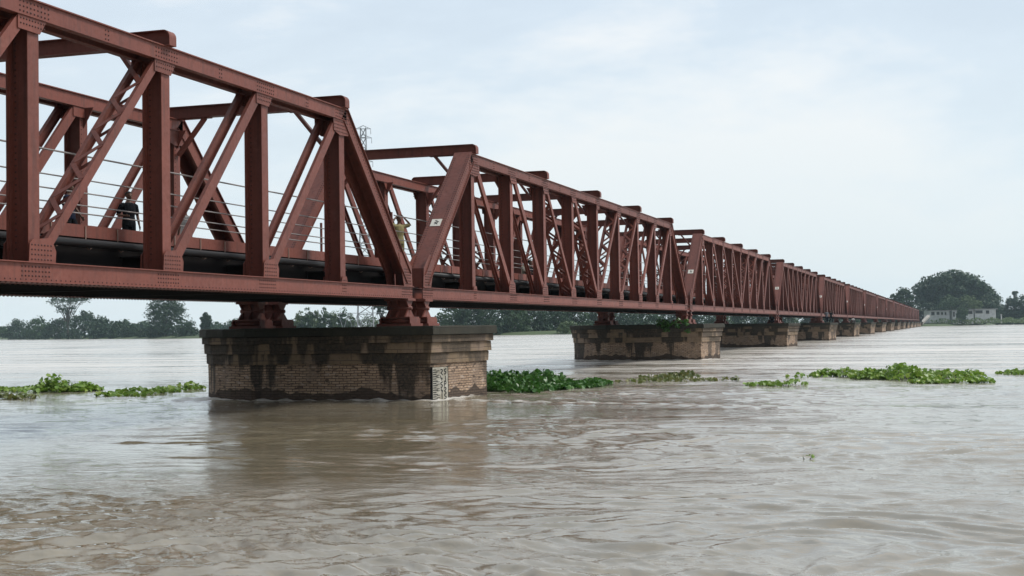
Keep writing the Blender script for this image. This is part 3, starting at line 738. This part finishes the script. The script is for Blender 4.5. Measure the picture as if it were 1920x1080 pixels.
# right of the nearest pier and on under the bridge
row = [(845, 578, 60), (885, 576, 62), (925, 574, 66), (965, 575, 60), (1002, 577, 56), (1040, 576, 60), (1080, 578, 56), (1120, 577, 60), (1165, 578, 60), (1210, 579, 60), (1255, 578, 56), (1300, 580, 52), (1345, 583, 50), (1390, 585, 50), (1435, 587, 46), (1478, 589, 46), (1520, 591, 44), (1560, 592, 40), (1600, 593, 40), (1640, 595, 40), (1675, 596, 34)]
for i, (px, yt, wp) in enumerate(row):
    yt -= (15 if px > 1450 else 9) if px > 1250 else 3
    dist = [470, 465, 462, 468, 478, 490, 500, 520, 540, 560, 580, 600, 620, 640, 655, 670, 685, 700, 715, 730, 738][i]
    lab = 'dark bushy tree number %d from the left in the long row behind the second pier' % (i+1)
    lab = ['first', 'second', 'third', 'fourth', 'fifth', 'sixth', 'seventh', 'eighth', 'ninth', 'tenth', 'eleventh', 'twelfth', 'thirteenth', 'fourteenth', 'fifteenth', 'sixteenth', 'seventeenth', 'eighteenth', 'nineteenth', 'twentieth', 'last'][i]+' tree from the left in the dark row under the bridge right of nearest pier'
    T(px, yt, 628, dist, wp*1.15, lab, 'bush', LEAF_DARK if i % 3 else LEAF_MID, crown_base=.0, leaf=.5, dens=1.4, group='dark row of trees under the bridge')
T(1065, 606, 627, 455, 50, 'light green low bush in front of the dark row, left of second pier', 'bush', LEAF_PALE, crown_base=0, leaf=.4, dens=.8)
# right bank
T(1692, 536, 606, 790, 44, 'round dark tree behind the far end of the bridge', 'round', LEAF_DARK, crown_base=.25, leaf=.7, dens=1.4)
for px, yt, wp, m_, lab in [(1708, 568, 34, LEAF_MID, 'lighter low tree beside the far bridge end'), (1724, 574, 36, LEAF_DARK, 'dark low tree above the concrete ramp'), (1742, 572, 34, LEAF_DARK, 'dark tree at the left foot of the huge banyan'), (1660, 566, 40, LEAF_DARK, 'dark tree just left of the bridge end tree')]:
    T(px, yt, 606, 830, wp, lab, 'bush', m_, crown_base=.0, leaf=.6, dens=1.1, group='low trees at the far bridge end')
T(1790, 503, 604, 860, 152, 'huge wide dark banyan tree dominating the right bank', 'profile', LEAF_DARK, name='banyan_tree', crown_base=.06, leaf=1.15, dens=7.5, sparse=.42)
T(1846, 540, 604, 850, 72, 'dark shoulder tree on the right side of the huge banyan', 'dome', LEAF_DARK, crown_base=.12, leaf=.75, dens=2.6, sparse=.7)
T(1782, 549, 600, 826, 52, 'bright green tree in front of the banyan, left one', 'round', LEAF_MID, crown_base=.22, leaf=.55, dens=1.2, sparse=.8)
T(1820, 552, 600, 826, 46, 'bright green small tree in front of the banyan, right one', 'round', LEAF_PALE, crown_base=.35, leaf=.5, dens=1., sparse=.8)
T(1804, 572, 600, 797, 22, 'dark green slim tree between the white sheds', 'round', LEAF_MID, crown_base=.1, leaf=.5, dens=.9)
for px, yt, wp, m_, lab in [(1880, 578, 40, LEAF_MID, 'low green bush right of the white sheds'), (1900, 562, 46, LEAF_DARK, 'tree near the right edge with tall tip'), (1925, 556, 50, LEAF_DARK, 'tree cut by the right edge of the picture'), (1912, 580, 44, LEAF_MID, 'green bush in the lower right of far bank'), (1950, 562, 60, LEAF_DARK, 'tree beyond the right edge')]:
    T(px, yt, 604, 870, wp, lab, 'bush', m_, crown_base=.0, leaf=.7, dens=1.3, group='trees at the right edge of the far bank')
T(1905, 553, 604, 885, 12, 'thin palm like tree at the right edge', 'umbrella', LEAF_DARK, crown_base=.75, leaf=.6, dens=.3, name='palm_tree')

# grassy scrub on the right bank
def scrub(label, pts, nleaf, size, m, zf):
    r = np.random.default_rng(55); P_ = []
    for (px0, px1, d0, d1) in pts:
        for _ in range(nleaf):
            px = r.uniform(px0, px1); d_ = r.uniform(d0, d1); x, y, _z = at(px, d_); P_.append((x, y, zf(px, d_)*r.random()**.7+1.0))
    P_ = np.array(P_); a = r.normal(0, 1, P_.shape); a[:, 2] *= .4; a /= np.linalg.norm(a, axis=1)[:, None]; b = np.cross(a, r.normal(0, 1, P_.shape)); b /= np.linalg.norm(b, axis=1)[:, None]; s = size*(.5+r.random((len(P_), 1)))
    V = np.stack([P_-a*s, P_-b*s*.6, P_+a*s, P_+b*s*.6], 1).reshape(-1, 3)
    return tag(ob('scrub', npmesh('scrub', V, np.arange(len(V)).reshape(-1, 4), m)), label, 'scrub', None, 'stuff')
scrub('low green scrub covering the right bank below the sheds', [(1745, 1935, 790, 880)], 5200, .55, LEAF_PALE, lambda px, d_: 2.6+.6*math.sin(px*.2))

# ------------------------------------------------------------------ right bank buildings and ramp
WHITE = simple('whitewashed_wall', (.64, .65, .66), .85, .25, .6); ROOFM = simple('grey_sheet_roof', (.30, .30, .31), .7, .3, .5)
WIN = simple('dark_window_opening', (.015, .017, .02), .4, .2, 1.); CONC = simple('pale_concrete', (.42, .40, .36), .9, .25, .4)
def shed(px0, px1, ytop, ybase, dist, wins, label, roof_over=.6):
    x0, y0, _ = at(px0, dist); x1, y1, _ = at(px1, dist+6); zb = hgt(px0, ybase, dist); zt = hgt(px0, ytop, dist)
    dx, dy = x1-x0, y1-y0; ln = math.hypot(dx, dy); rz = math.atan2(dy, dx)
    t = thing('riverside_shed', label, 'shed', (x0, y0, zb), rz, 'white sheds on the right bank'); h = zt-zb
    mb = MB(); mb.box(0, ln, 0, 6, -2.5, h-.25); mb.build('wall', WHITE, t)
    mb = MB(); mb.prism([(-roof_over, h-.249), (ln+roof_over, h-.249), (ln+roof_over, h-.05), (-roof_over, h-.05)], 'y', -.9, 6.5)
    mb.box(-roof_over, ln+roof_over, -.95, -.901, h-.45, h-.02); mb.build('roof', ROOFM, t)
    for (u0, u1, v0, v1) in wins:
        mb = MB(); mb.box(u0*ln, u1*ln, -.06, -.004, v0*h, v1*h); w_ = mb.build('window', WIN, t)
        mb = MB(); mb.box(u0*ln-.12, u1*ln+.12, -.16, -.061, v0*h-.15, v0*h-.001); mb.build('sill', CONC, w_)
shed(1743, 1781, 582, 597, 800, [(.10, .26, .40, .80), (.36, .50, .45, .80), (.58, .68, .45, .75), (.76, .84, .4, .75)], 'leftmost white shed with four dark windows on the right bank')
shed(1786, 1826, 581, 599, 806, [(.04, .12, .3, .8), (.5, .95, .55, .85)], 'middle white shed partly hidden behind green trees')
shed(1829, 1868, 579, 596, 812, [(.02, .36, .50, .82), (.52, .68, .45, .80)], 'rightmost and brightest white shed by the scrub')
x, y, _ = at(1878, 800); t = thing('white_post', 'small white post standing right of the rightmost shed', 'post', (x, y, 1)); mb = MB(); mb.tube([(0, 0, 0), (0, 0, 4.6)], [.35, .25], 8); mb.build('shaft', WHITE, t); mb = MB(); mb.box(-.5, .5, -.5, .5, 4.61, 4.85); mb.build('cap', WHITE, t)
# concrete ramp going up to the bridge end
mb = MB()
pts = [(1722, 611.0, 757), (1727, 607, 762), (1734, 600, 768), (1743, 591, 776)]
c = [np.array([*at(px, d_)[:2], hgt(px, py, d_)]) for px, py, d_ in pts]; vs = []
for q in c: vs += [(q[0], q[1]+1.0, q[2]+.25), (q[0], q[1]-.5, q[2]), (q[0]+.6, q[1]-.5, q[2]-.9), (q[0]+.6, q[1]+1.0, q[2]-.9)]
fs = []
for i in range(3):
    for j in range(4): fs.append((i*4+j, (i+1)*4+j, (i+1)*4+(j+1) % 4, i*4+(j+1) % 4))
mb.add(vs, fs+[(0, 1, 2, 3), (12, 15, 14, 13)]); o = mb.build('path', CONC); tag(o, 'pale sloping path climbing from the water to the bridge end', None, None, 'structure')

# ------------------------------------------------------------------ pylon
PYL = simple('galvanised_lattice', (.30, .32, .34), .6, .2, 1.)
def pylon():
    x, y, _ = at(685.5, 470); t = thing('electricity_pylon', 'tall lattice electricity pylon rising behind the bridge', 'pylon', (x, y, 1.0), math.radians(112))
    H = hgt(681, 240, 470)-1; mb = MB()
    def wd(z): return 4.6*(1-z/H)**1.25+1.0 if z < H*.62 else 4.6*(.38**1.25)*(1-(z-H*.62)/(H*.9))+1.0
    zs = np.linspace(0, H, 22); th = .19
    cor = [(-1, -1), (1, -1), (1, 1), (-1, 1)]
    for i in range(21):
        a, b = zs[i], zs[i+1]; wa, wb = wd(a)/2, wd(b)/2
        for j in range(4):
            c0, c1 = cor[j], cor[(j+1) % 4]
            mb.bar((c0[0]*wa, c0[1]*wa, a), (c0[0]*wb, c0[1]*wb, b), th*1.4, th*1.4)
            mb.bar((c0[0]*wa, c0[1]*wa, a), (c1[0]*wb, c1[1]*wb, b), th*.8, th*.8); mb.bar((c1[0]*wa, c1[1]*wa, a), (c0[0]*wb, c0[1]*wb, b), th*.8, th*.8)
            mb.bar((c0[0]*wa, c0[1]*wa, a), (c1[0]*wa, c1[1]*wa, a), th*.8, th*.8)
    mb.build('mast', PYL, t)
    for zz, ln in ((H-.3, 2.6), (H-3.4, 2.9), (H-11.5, 3.2)):
        for s in (-1, 1):
            m2 = MB(); w2 = wd(zz)/2
            for yy in (-.4, .4): m2.bar((0, yy*w2, zz), (s*ln, 0, zz), .14, .14); m2.bar((0, yy*w2, zz+1.1), (s*ln, 0, zz), .1, .1)
            for q in (.3, .6): m2.bar((s*ln*q, 0, zz), (s*ln*q*.8, 0, zz+1.1*(1-q)), .08, .08)
            ar = m2.build('cross_arm', PYL, t); m3 = MB(); m3.tube([(s*ln*.97, 0, zz), (s*ln*.97, 0, zz-1.8)], .09, 6); m3.build('insulator', PYL, ar)
    # lattice service platform at its foot
    m4 = MB(); z0, z1 = 1.4, hgt(679, 587, 470)-1
    for s in (-1, 1):
        for z in (z0, z1): m4.bar((-7, s*1.5, z), (9, s*1.5, z), .14, .14)
        for i in range(10):
            a, b = -7+i*1.6, -7+(i+1)*1.6; m4.bar((a, s*1.5, z0 if i % 2 else z1), (b, s*1.5, z1 if i % 2 else z0), .1, .1)
    m4.build('platform', PYL, t)
pylon()

# ------------------------------------------------------------------ water hyacinth mats
def hy_mat(name, a, b_, c_):
    m, nt = mat(name); n = N(nt); geo = n('NewGeometry'); tc = n('TexCoord'); f = n.noise(tc.outputs['Object'], 1.1, 3, .6)
    c = n.mix(n.mapr(f, .35, .65), a, b_); c = n.mix(n.mapr(geo.outputs['Random Per Island'], .55, 1., 0, .8), c, c_)
    b = n('BsdfPrincipled', i_Roughness=.38); n.l(c, b.inputs['Base Color'])
    tr = n('BsdfTranslucent'); n.l(c, tr.inputs[0]); mx = n('MixShader', n_0=.3); n.l(b.outputs[0], mx.inputs[1]); n.l(tr.outputs[0], mx.inputs[2])
    o = n('OutputMaterial'); n.l(mx.outputs[0], o.inputs[0]); return m
HY = hy_mat('hyacinth_leaf', (.14, .26, .03), (.20, .34, .045), (.36, .46, .10))
HYD = hy_mat('hyacinth_leaf_deep', (.035, .12, .016), (.055, .16, .025), (.12, .25, .05))
HYY = hy_mat('hyacinth_leaf_yellowing', (.14, .16, .035), (.09, .13, .03), (.24, .22, .07))
STK = simple('hyacinth_stalk', (.10, .17, .05), .5, .3, 8.)
def mat_plants(name, label, humps, m, seed, cat='water plants', group='floating water hyacinth mats', leaf=.09, bladeness=0., extra=None):
    """humps: (x, y, rx, ry, height, count)"""
    r = np.random.default_rng(seed); LV = []; LF = []; SV = []; SF = []
    x0 = np.mean([h_[0] for h_ in humps]); y0 = np.mean([h_[1] for h_ in humps]); t = thing(name, label, cat, (x0, y0, 0), 0, group)
    for (x, y, rx, ry, hh, cnt) in humps:
        for _ in range(cnt):
            a = r.uniform(0, 6.28); q = r.random()**.55; u, v = math.cos(a)*q, math.sin(a)*q
            u += .12*math.sin(5*a+x)
            hz_ = hh*(.74 if hh > .7 else .60)*(1-q*q*.85)*(.25+.85*r.random()**1.3)+.02
            px, py = x+u*rx-x0, y+v*ry-y0; lx, ly = px+r.normal(0, .05), py+r.normal(0, .05)
            s = leaf*(.6+.75*r.random()); nr = np.array([r.normal(0, .8), r.normal(0, .8), .55+.6*r.random()]); nr /= np.linalg.norm(nr)
            if r.random() < bladeness:   # long blade
                d_ = np.array([r.normal(0, .35), r.normal(0, .35), 1.]); d_ /= np.linalg.norm(d_); ln = hz_*1.25+.12; sd = np.cross(d_, [r.normal(), r.normal(), 0]); sd /= np.linalg.norm(sd); b0 = len(LV)
                p0 = np.array([px, py, 0]); LV += [p0-sd*.012, p0+sd*.012, p0+d_*ln*.6+sd*.014, p0+d_*ln+np.array([.05, .03, -.02]), p0+d_*ln*.6-sd*.014, p0]
                LF.append([b0, b0+1, b0+2, b0+3, b0+4, b0+5]); continue
            aa = np.cross(nr, r.normal(0, 1, 3)); aa /= np.linalg.norm(aa); bb = np.cross(nr, aa); c_ = np.array([lx, ly, hz_]); b0 = len(LV)
            for k_ in range(6):
                th = k_*math.pi/3; rad_ = s*(1.12 if k_ == 0 else .92); cup = nr*s*(.28 if k_ in (1, 2, 4, 5) else .05)
                LV.append(c_+aa*math.cos(th)*rad_+bb*math.sin(th)*rad_*.9+cup)
            LF.append([b0+i for i in range(6)])
            if r.random() < .6:
                b1 = len(SV); w_ = .009; base = np.array([px, py, -.03]); e = np.array([w_, 0, 0]); e2 = np.array([0, w_, 0])
                SV += [base-e, base+e, c_+e*.5, c_-e*.5, base-e2, base+e2, c_+e2*.5, c_-e2*.5]; SF += [[b1, b1+1, b1+2, b1+3], [b1+4, b1+5, b1+6, b1+7]]
    me = bpy.data.meshes.new('leaves'); k0 = len(LV); me.from_pydata([tuple(map(float, v)) for v in LV+SV], [], LF+[[i+k0 for i in f_] for f_ in SF])
    me.materials.append(m); me.materials.append(STK); me.polygons.foreach_set('material_index', [0]*len(LF)+[1]*len(SF)); me.update()
    ob('leaves', me, t); return t
def hp(pa, pb, h_, wid, dens, yo=0.):
    """chain of humps between two water points"""
    (xa, ya), (xb, yb) = pa, pb; ln = math.dist(pa, pb); k = max(1, int(ln/.8)); out = []
    for i in range(k+1):
        u = i/k; r_ = random.uniform(.65, 1.25); out.append((xa+(xb-xa)*u, ya+(yb-ya)*u, wid*random.uniform(.4, 1.3), .8*random.uniform(.6, 1.2), h_*r_, int(dens*random.uniform(.5, 1.4))))
    return out
def wp(px, py):
    v = ray(px, py); t_ = -CAM[2]/v[2]; p_ = CAM+v*t_; return float(p_[0]), float(p_[1])
mat_plants('water_hyacinth', 'long low green hyacinth mat with a hump, at the left edge', hp(wp(-60, 734), wp(95, 733), .30, 1.3, 120)+hp(wp(100, 734), wp(155, 733), .62, 1.6, 330), HY, 1)
mat_plants('water_hyacinth', 'sparse little hyacinth strip below the mat at the left edge', hp(wp(-20, 746), wp(42, 747), .16, .5, 40), HYY, 2)
mat_plants('water_hyacinth', 'broken thin hyacinth strip just left of the nearest pier', hp(wp(208, 742), wp(240, 742), .2, .7, 45)+hp(wp(255, 738), wp(300, 736), .28, .7, 70)+hp(wp(310, 733), wp(352, 730), .34, .5, 55), HY, 3)
mat_plants('water_hyacinth', 'thick tall dark green hyacinth mat against the right end of nearest pier', hp(wp(925, 729), wp(1010, 727), .80, 2.6, 620)+hp(wp(1010, 732), wp(1110, 723), .34, 1.6, 330), HYD, 4)
mat_plants('water_hyacinth', 'yellowish grassy clump floating right of the dark mat', hp(wp(1235, 712), wp(1285, 708), .45, 2.0, 170)+hp(wp(1200, 716), wp(1320, 714), .14, 1.2, 40), HYY, 5, bladeness=.5)
mat_plants('water_hyacinth', 'tiny sprig floating alone beside the yellowish clump', hp(wp(1358, 714), wp(1368, 714), .28, .3, 14), HYY, 6)
mat_plants('water_hyacinth', 'small sparse sprigs left of the big floating mat on the right', hp(wp(1424, 722), wp(1442, 721), .14, .3, 16)+hp(wp(1455, 724), wp(1492, 722), .30, .5, 34), HY, 7)
mat_plants('water_hyacinth', 'biggest floating hyacinth mat on the right side of the river', hp(wp(1508, 708), wp(1520, 708), .3, .5, 20)+hp(wp(1550, 706), wp(1625, 706), .46, .9, 90)+hp(wp(1640, 709), wp(1740, 709), .62, 2.0, 290)+hp(wp(1740, 708), wp(1818, 706), .34, 1.6, 130)+hp(wp(1745, 718), wp(1822, 717), .26, 1.0, 110), HY, 8)
mat_plants('water_hyacinth', 'small hyacinth mat cut by the right edge', hp(wp(1914, 701), wp(1960, 700), .34, 1.2, 110), HY, 9)
mat_plants('floating_leaves', 'single tiny green leaf cluster adrift in open water at right', [(*wp(1515, 858), .08, .08, .03, 5)], HY, 10, 'leaves', None, .035)
# creeper on the second pier
r = np.random.default_rng(9); CC = []; RA = []
for i in range(26):
    y_ = r.uniform(-.3, 1.7); zz = ZP+.25-abs(r.normal(0, .28)); CC.append((SP-2.85+r.normal(0, .1), y_, zz)); q = r.uniform(.1, .2); RA.append((q, q, q))
V, F = leaves(np.array(CC), np.array(RA), 26, .09, r)
t = thing('creeper', 'green creeper hanging over the top edge of the second pier', 'plant', (0, 0, 0)); ob('foliage', npmesh('foliage', V, F, HYD), t)
mb = MB()
for i in range(14): mb.tube([(SP-2.4, r.uniform(-1.1, 2.1), ZP-.02), CC[i], tuple(np.array(CC[i])-[0.02, 0, .15])], [.02, .014, .006], 5)
mb.build('stem', BARK, t)

# ------------------------------------------------------------------ people
def cloth(name, c): return simple(name, c, .9, .2, 9., spec=.12)
SKIN = simple('brown_skin', (.13, .065, .04), .55, .12, 12.); HAIR = simple('black_hair', (.010, .009, .008), .7, .2, 30., spec=.2)
C_BLACK = cloth('black_cloth', (.010, .011, .014)); C_KHAKI = cloth('khaki_cloth', (.30, .26, .13)); C_PURPLE = cloth('dark_purple_cloth', (.028, .018, .038)); C_WHITE = cloth('white_cloth', (.62, .62, .60)); C_GREY = cloth('grey_cloth', (.16, .17, .19)); C_NAVY = cloth('navy_cloth', (.015, .02, .04)); C_CREAM = cloth('cream_cloth', (.5, .46, .36)); C_BROWN = cloth('brown_cloth', (.05, .035, .03))
def loft(mb, pts, rads, seg=12):
    """closed tube with elliptical rings (rx front-back, ry side) following the points"""
    pts = [Vector(p) for p in pts]; rings = []
    for i, p in enumerate(pts):
        d = (pts[min(i+1, len(pts)-1)]-pts[max(i-1, 0)]).normalized(); fx = Vector((1, 0, 0)) if abs(d.x) < .8 else Vector((0, 0, 1))
        fx = (fx-d*fx.dot(d)).normalized(); sy = d.cross(fx); rx, ry = rads[i] if isinstance(rads[i], tuple) else (rads[i], rads[i])
        rings.append([p+fx*math.cos(t)*rx+sy*math.sin(t)*ry for t in [2*math.pi*k/seg for k in range(seg)]])
    d0 = (pts[0]-pts[1]).normalized(); d1 = (pts[-1]-pts[-2]).normalized(); r0 = rads[0][0] if isinstance(rads[0], tuple) else rads[0]; r1 = rads[-1][0] if isinstance(rads[-1], tuple) else rads[-1]
    vs = [q for r_ in rings for q in r_]+[pts[0]+d0*r0*.5, pts[-1]+d1*r1*.5]; n_ = len(pts); fs = []
    for i in range(n_-1):
        for k in range(seg): fs.append((i*seg+k, i*seg+(k+1) % seg, (i+1)*seg+(k+1) % seg, (i+1)*seg+k))
    for k in range(seg): fs.append((n_*seg, (k+1) % seg, k)); fs.append((n_*seg+1, (n_-1)*seg+k, (n_-1)*seg+(k+1) % seg))
    mb.add(vs, fs, True)
def fused(name, mb, m, vox):
    me = mb.mesh(name, m); o = bpy.data.objects.new(name, me); col.objects.link(o)
    md = o.modifiers.new('r', 'REMESH'); md.mode = 'VOXEL'; md.voxel_size = vox; md.use_smooth_shade = True
    sm = o.modifiers.new('s', 'SMOOTH'); sm.factor = .5; sm.iterations = 3 if vox > .012 else 1
    dg = bpy.context.evaluated_depsgraph_get(); m2 = bpy.data.meshes.new_from_object(o.evaluated_get(dg)); bpy.data.objects.remove(o)
    m2.name = name; m2.materials.clear(); m2.materials.append(m); return m2
def person(label, loc, rz, shirt, trousers, pose='stand', arms=('down', 'down'), h=1.68):
    """faces +x before rotation; +y is the left side"""
    s = h/1.68; t = thing('person', label, 'person', loc, rz); A = lambda *v: np.array(v, float)
    hz_ = .88 if pose != 'sit' else .14
    V_ = lambda p: tuple(np.array(p)*s); Rr = lambda r_: (r_[0]*s, r_[1]*s) if isinstance(r_, tuple) else r_*s
    L_ = lambda mb, pts, rr, seg=12: loft(mb, [V_(p) for p in pts], [Rr(r_) for r_ in rr], seg)
    body = MB(); top = MB(); low = MB()
    L_(body, [(0, 0, hz_-.05), (0, 0, hz_+.03), (0, 0, hz_+.16), (.01, 0, hz_+.32), (.0, 0, hz_+.46), (-.01, 0, hz_+.53)], [(.10, .15), (.11, .16), (.095, .135), (.11, .155), (.095, .165), (.06, .09)])
    L_(body, [(-.01, 0, hz_+.50), (.005, 0, hz_+.60), (.01, 0, hz_+.63)], [(.055, .058), (.05, .05), (.052, .052)])
    L_(body, [(.025, 0, hz_+.595), (.022, 0, hz_+.64), (.01, 0, hz_+.70), (.005, 0, hz_+.76), (0, 0, hz_+.795)], [(.05, .045), (.085, .064), (.098, .074), (.088, .070), (.05, .045)], 14)
    for dy in (-1, 1): L_(body, [(.0, dy*.072, hz_+.655), (-.002, dy*.082, hz_+.68), (0, dy*.078, hz_+.71)], [.008, .014, .01], 6)   # ears
    L_(body, [(.108, 0, hz_+.70), (.118, 0, hz_+.668), (.10, 0, hz_+.655)], [.007, .013, .012], 6)                                    # nose
    L_(top, [(0, 0, hz_-.10), (0, 0, hz_+.02), (0, 0, hz_+.16), (.01, 0, hz_+.32), (.0, 0, hz_+.45), (-.01, 0, hz_+.505), (-.01, 0, hz_+.53)], [(.135, .185), (.135, .185), (.118, .162), (.130, .178), (.112, .185), (.085, .12), (.062, .066)])
    L_(low, [(0, 0, hz_-.10), (0, 0, hz_+.05), (0, 0, hz_+.09)], [(.118, .168), (.122, .165), (.115, .155)])
    for sd, arm in ((1, arms[0]), (-1, arms[1])):
        sh = A(0, sd*.185, hz_+.46)
        el, wr = {'down': ((-.03, sd*.07, -.28), (.03, sd*.09, -.52)), 'bent': ((-.07, sd*.10, -.27), (.15, sd*.0, -.30)), 'up': ((.10, sd*.20, .06), (.06, sd*-.02, .27)),
                  'out': ((.0, sd*.14, -.25), (.10, sd*.24, -.44)), 'knee': ((.16, sd*.06, -.24), (.36, sd*.02, -.26))}[arm]
        el, wr = sh+A(*el), sh+A(*wr); dr = (wr-el)/np.linalg.norm(wr-el); ha = wr+dr*.05; side = np.cross(dr, A(0, 1, 0)); side /= np.linalg.norm(side)
        L_(body, [sh+A(0, -sd*.03, .0), sh+(el-sh)*.3, el, el+(wr-el)*.35, wr], [.05, .048, .038, .038, .026])
        L_(body, [wr-dr*.01, ha, wr+dr*.095], [(.022, .022), (.030, .020), (.036, .017)])
        for fi, fo in enumerate((-.027, -.009, .009, .026)):
            b0 = wr+dr*.09+side*fo; ln = (.055, .068, .064, .05)[fi]; L_(body, [b0, b0+dr*ln*.6+A(0, -sd*.004, 0), b0+dr*ln+A(0, -sd*.014, -.004)], [.0095, .0088, .0075], 6)
        th0 = wr+dr*.035+side*.022; L_(body, [th0, th0+side*.022+dr*.022, th0+side*.03+dr*.05], [.013, .0105, .0085], 6)
        L_(top, [sh+A(0, -sd*.06, .0), sh+(el-sh)*.12, sh+(el-sh)*.45, sh+(el-sh)*.82], [.070, .072, .066, .064])
        hip = A(0, sd*.09, hz_-.03)
        if pose == 'stand': kn, an, toe = A(.02, sd*.10, .48), A(-.02, sd*.105, .09), A(.15, sd*.13, .03)
        elif pose == 'stride': kn, an, toe = (A(.15, sd*.10, .49), A(.16, sd*.10, .09), A(.31, sd*.11, .03)) if sd > 0 else (A(-.02, sd*.10, .48), A(-.27, sd*.10, .13), A(-.13, sd*.11, .03))
        else: kn, an, toe = A(.40, sd*.17, .46), A(.32, sd*.15, .09), A(.48, sd*.17, .03)
        L_(body, [hip, hip+(kn-hip)*.4, kn, kn+(an-kn)*.35, an], [.085, .075, .052, .052, .036])
        L_(body, [an+A(-.045, 0, -.045), an+(toe-an)*.5+A(0, 0, -.015), toe], [(.032, .034), (.032, .040), (.020, .036)], 8)
        L_(low, [hip+A(0, 0, .03), hip+(kn-hip)*.4, kn, kn+(an-kn)*.5, kn+(an-kn)*.93], [.098, .093, .072, .068, .066])
    ob('body', fused('body', body, SKIN, .0105*s), t); ob('shirt', fused('shirt', top, shirt, .014), t); ob('trousers', fused('trousers', low, trousers, .014), t)
    mb = MB(); c_ = np.array((-.004, 0, hz_+.725)); vs = []; fs = []   # hair: a cap with an uneven fringe
    for i in range(8):
        th = math.pi*.60*i/7
        for j in range(16):
            a = j*math.pi/8; cut = 1.0 if math.cos(a) < .35 else .62; tt = th*cut; k_ = 1+.03*math.sin(5*a+i*1.3)
            vs.append(V_(c_+A(math.cos(a)*math.sin(tt)*.110*k_, math.sin(a)*math.sin(tt)*.088*k_, math.cos(tt)*.088*k_)))
    for i in range(7):
        for j in range(16): fs.append((i*16+j, (i+1)*16+j, (i+1)*16+(j+1) % 16, i*16+(j+1) % 16))
    mb.add(vs, fs, True); mb.build('hair', HAIR, t)
    for dy in (-1, 1):
        mb = MB(); mb.tube([V_((.096, dy*.022, hz_+.70)), V_((.092, dy*.042, hz_+.70))], .0065*s, 6); mb.build('eye', HAIR, t)
    mb = MB(); mb.tube([V_((.098, -.02, hz_+.632)), V_((.104, 0, hz_+.632)), V_((.098, .02, hz_+.632))], .0055*s, 5); mb.build('mouth', C_BROWN, t)
    return t
DZ = ZB+.68
person('man in black shirt standing on the deck, seen between girders at left', (-10.2, 4.4, DZ), math.radians(238), C_BLACK, C_BLACK, 'stand', ('down', 'bent'), 1.70)
person('person in dark clothes half hidden behind the laced diagonal at left', (-13.2, 4.1, DZ), math.radians(-80), C_NAVY, C_BLACK, 'stride', ('out', 'down'), 1.62)
person('person in white shirt mostly hidden by a vertical post', (-7.2, 4.5, DZ), math.radians(170), C_WHITE, C_GREY, 'stand', ('down', 'down'), 1.55)
person('person in khaki with raised arms behind the railing at the gap', (1.30, 1.45, DZ), math.radians(-120), C_KHAKI, C_KHAKI, 'stand', ('up', 'up'), 1.80)
person('person in dark purple shirt leaning by the inclined post', (1.6, 2.1, DZ), math.radians(60), C_PURPLE, C_BROWN, 'stand', ('bent', 'down'), 1.84)
person('seated person in cream shirt on the deck of the second span', (15.6, 1.45, DZ), math.radians(-100), C_CREAM, C_NAVY, 'sit', ('knee', 'knee'), 1.7)
person('seated person in black beside the one in cream', (16.6, 1.5, DZ), math.radians(-95), C_BLACK, C_BLACK, 'sit', ('knee', 'knee'), 1.7)
person('person in grey shirt standing on the end of fourth pier', (3*SP-1.7, -.75, ZP), math.radians(200), C_GREY, C_NAVY, 'stand', ('down', 'bent'), 1.65)
person('person in black standing beside the grey shirted one on a pier', (3*SP-.2, -1.2, ZP), math.radians(230), C_BLACK, C_BLACK, 'stride', ('out', 'down'), 1.6)
person('person in white sitting on the end of fifth pier', (4*SP-1.5, -.9, ZP), math.radians(210), C_WHITE, C_GREY, 'sit', ('knee', 'knee'), 1.7)
person('dark figure sitting on third pier below the girder', (2*SP-1.9, .4, ZP), math.radians(190), C_BLACK, C_NAVY, 'sit', ('knee', 'knee'), 1.6)

# ------------------------------------------------------------------ haze
mb = MB(); mb.box(-160, 1700, -1300, 1500, -2.2, 85); m, nt = mat('river_haze'); n = N(nt)
vol = n('VolumePrincipled', i_Density=.0001, i_Anisotropy=.1); vol.inputs['Color'].default_value = (.68, .88, 1.0, 1)
o_ = n('OutputMaterial'); n.l(vol.outputs[0], o_.inputs['Volume'])
tag(mb.build('haze', m), 'pale blue haze over the river', None, None, 'stuff')
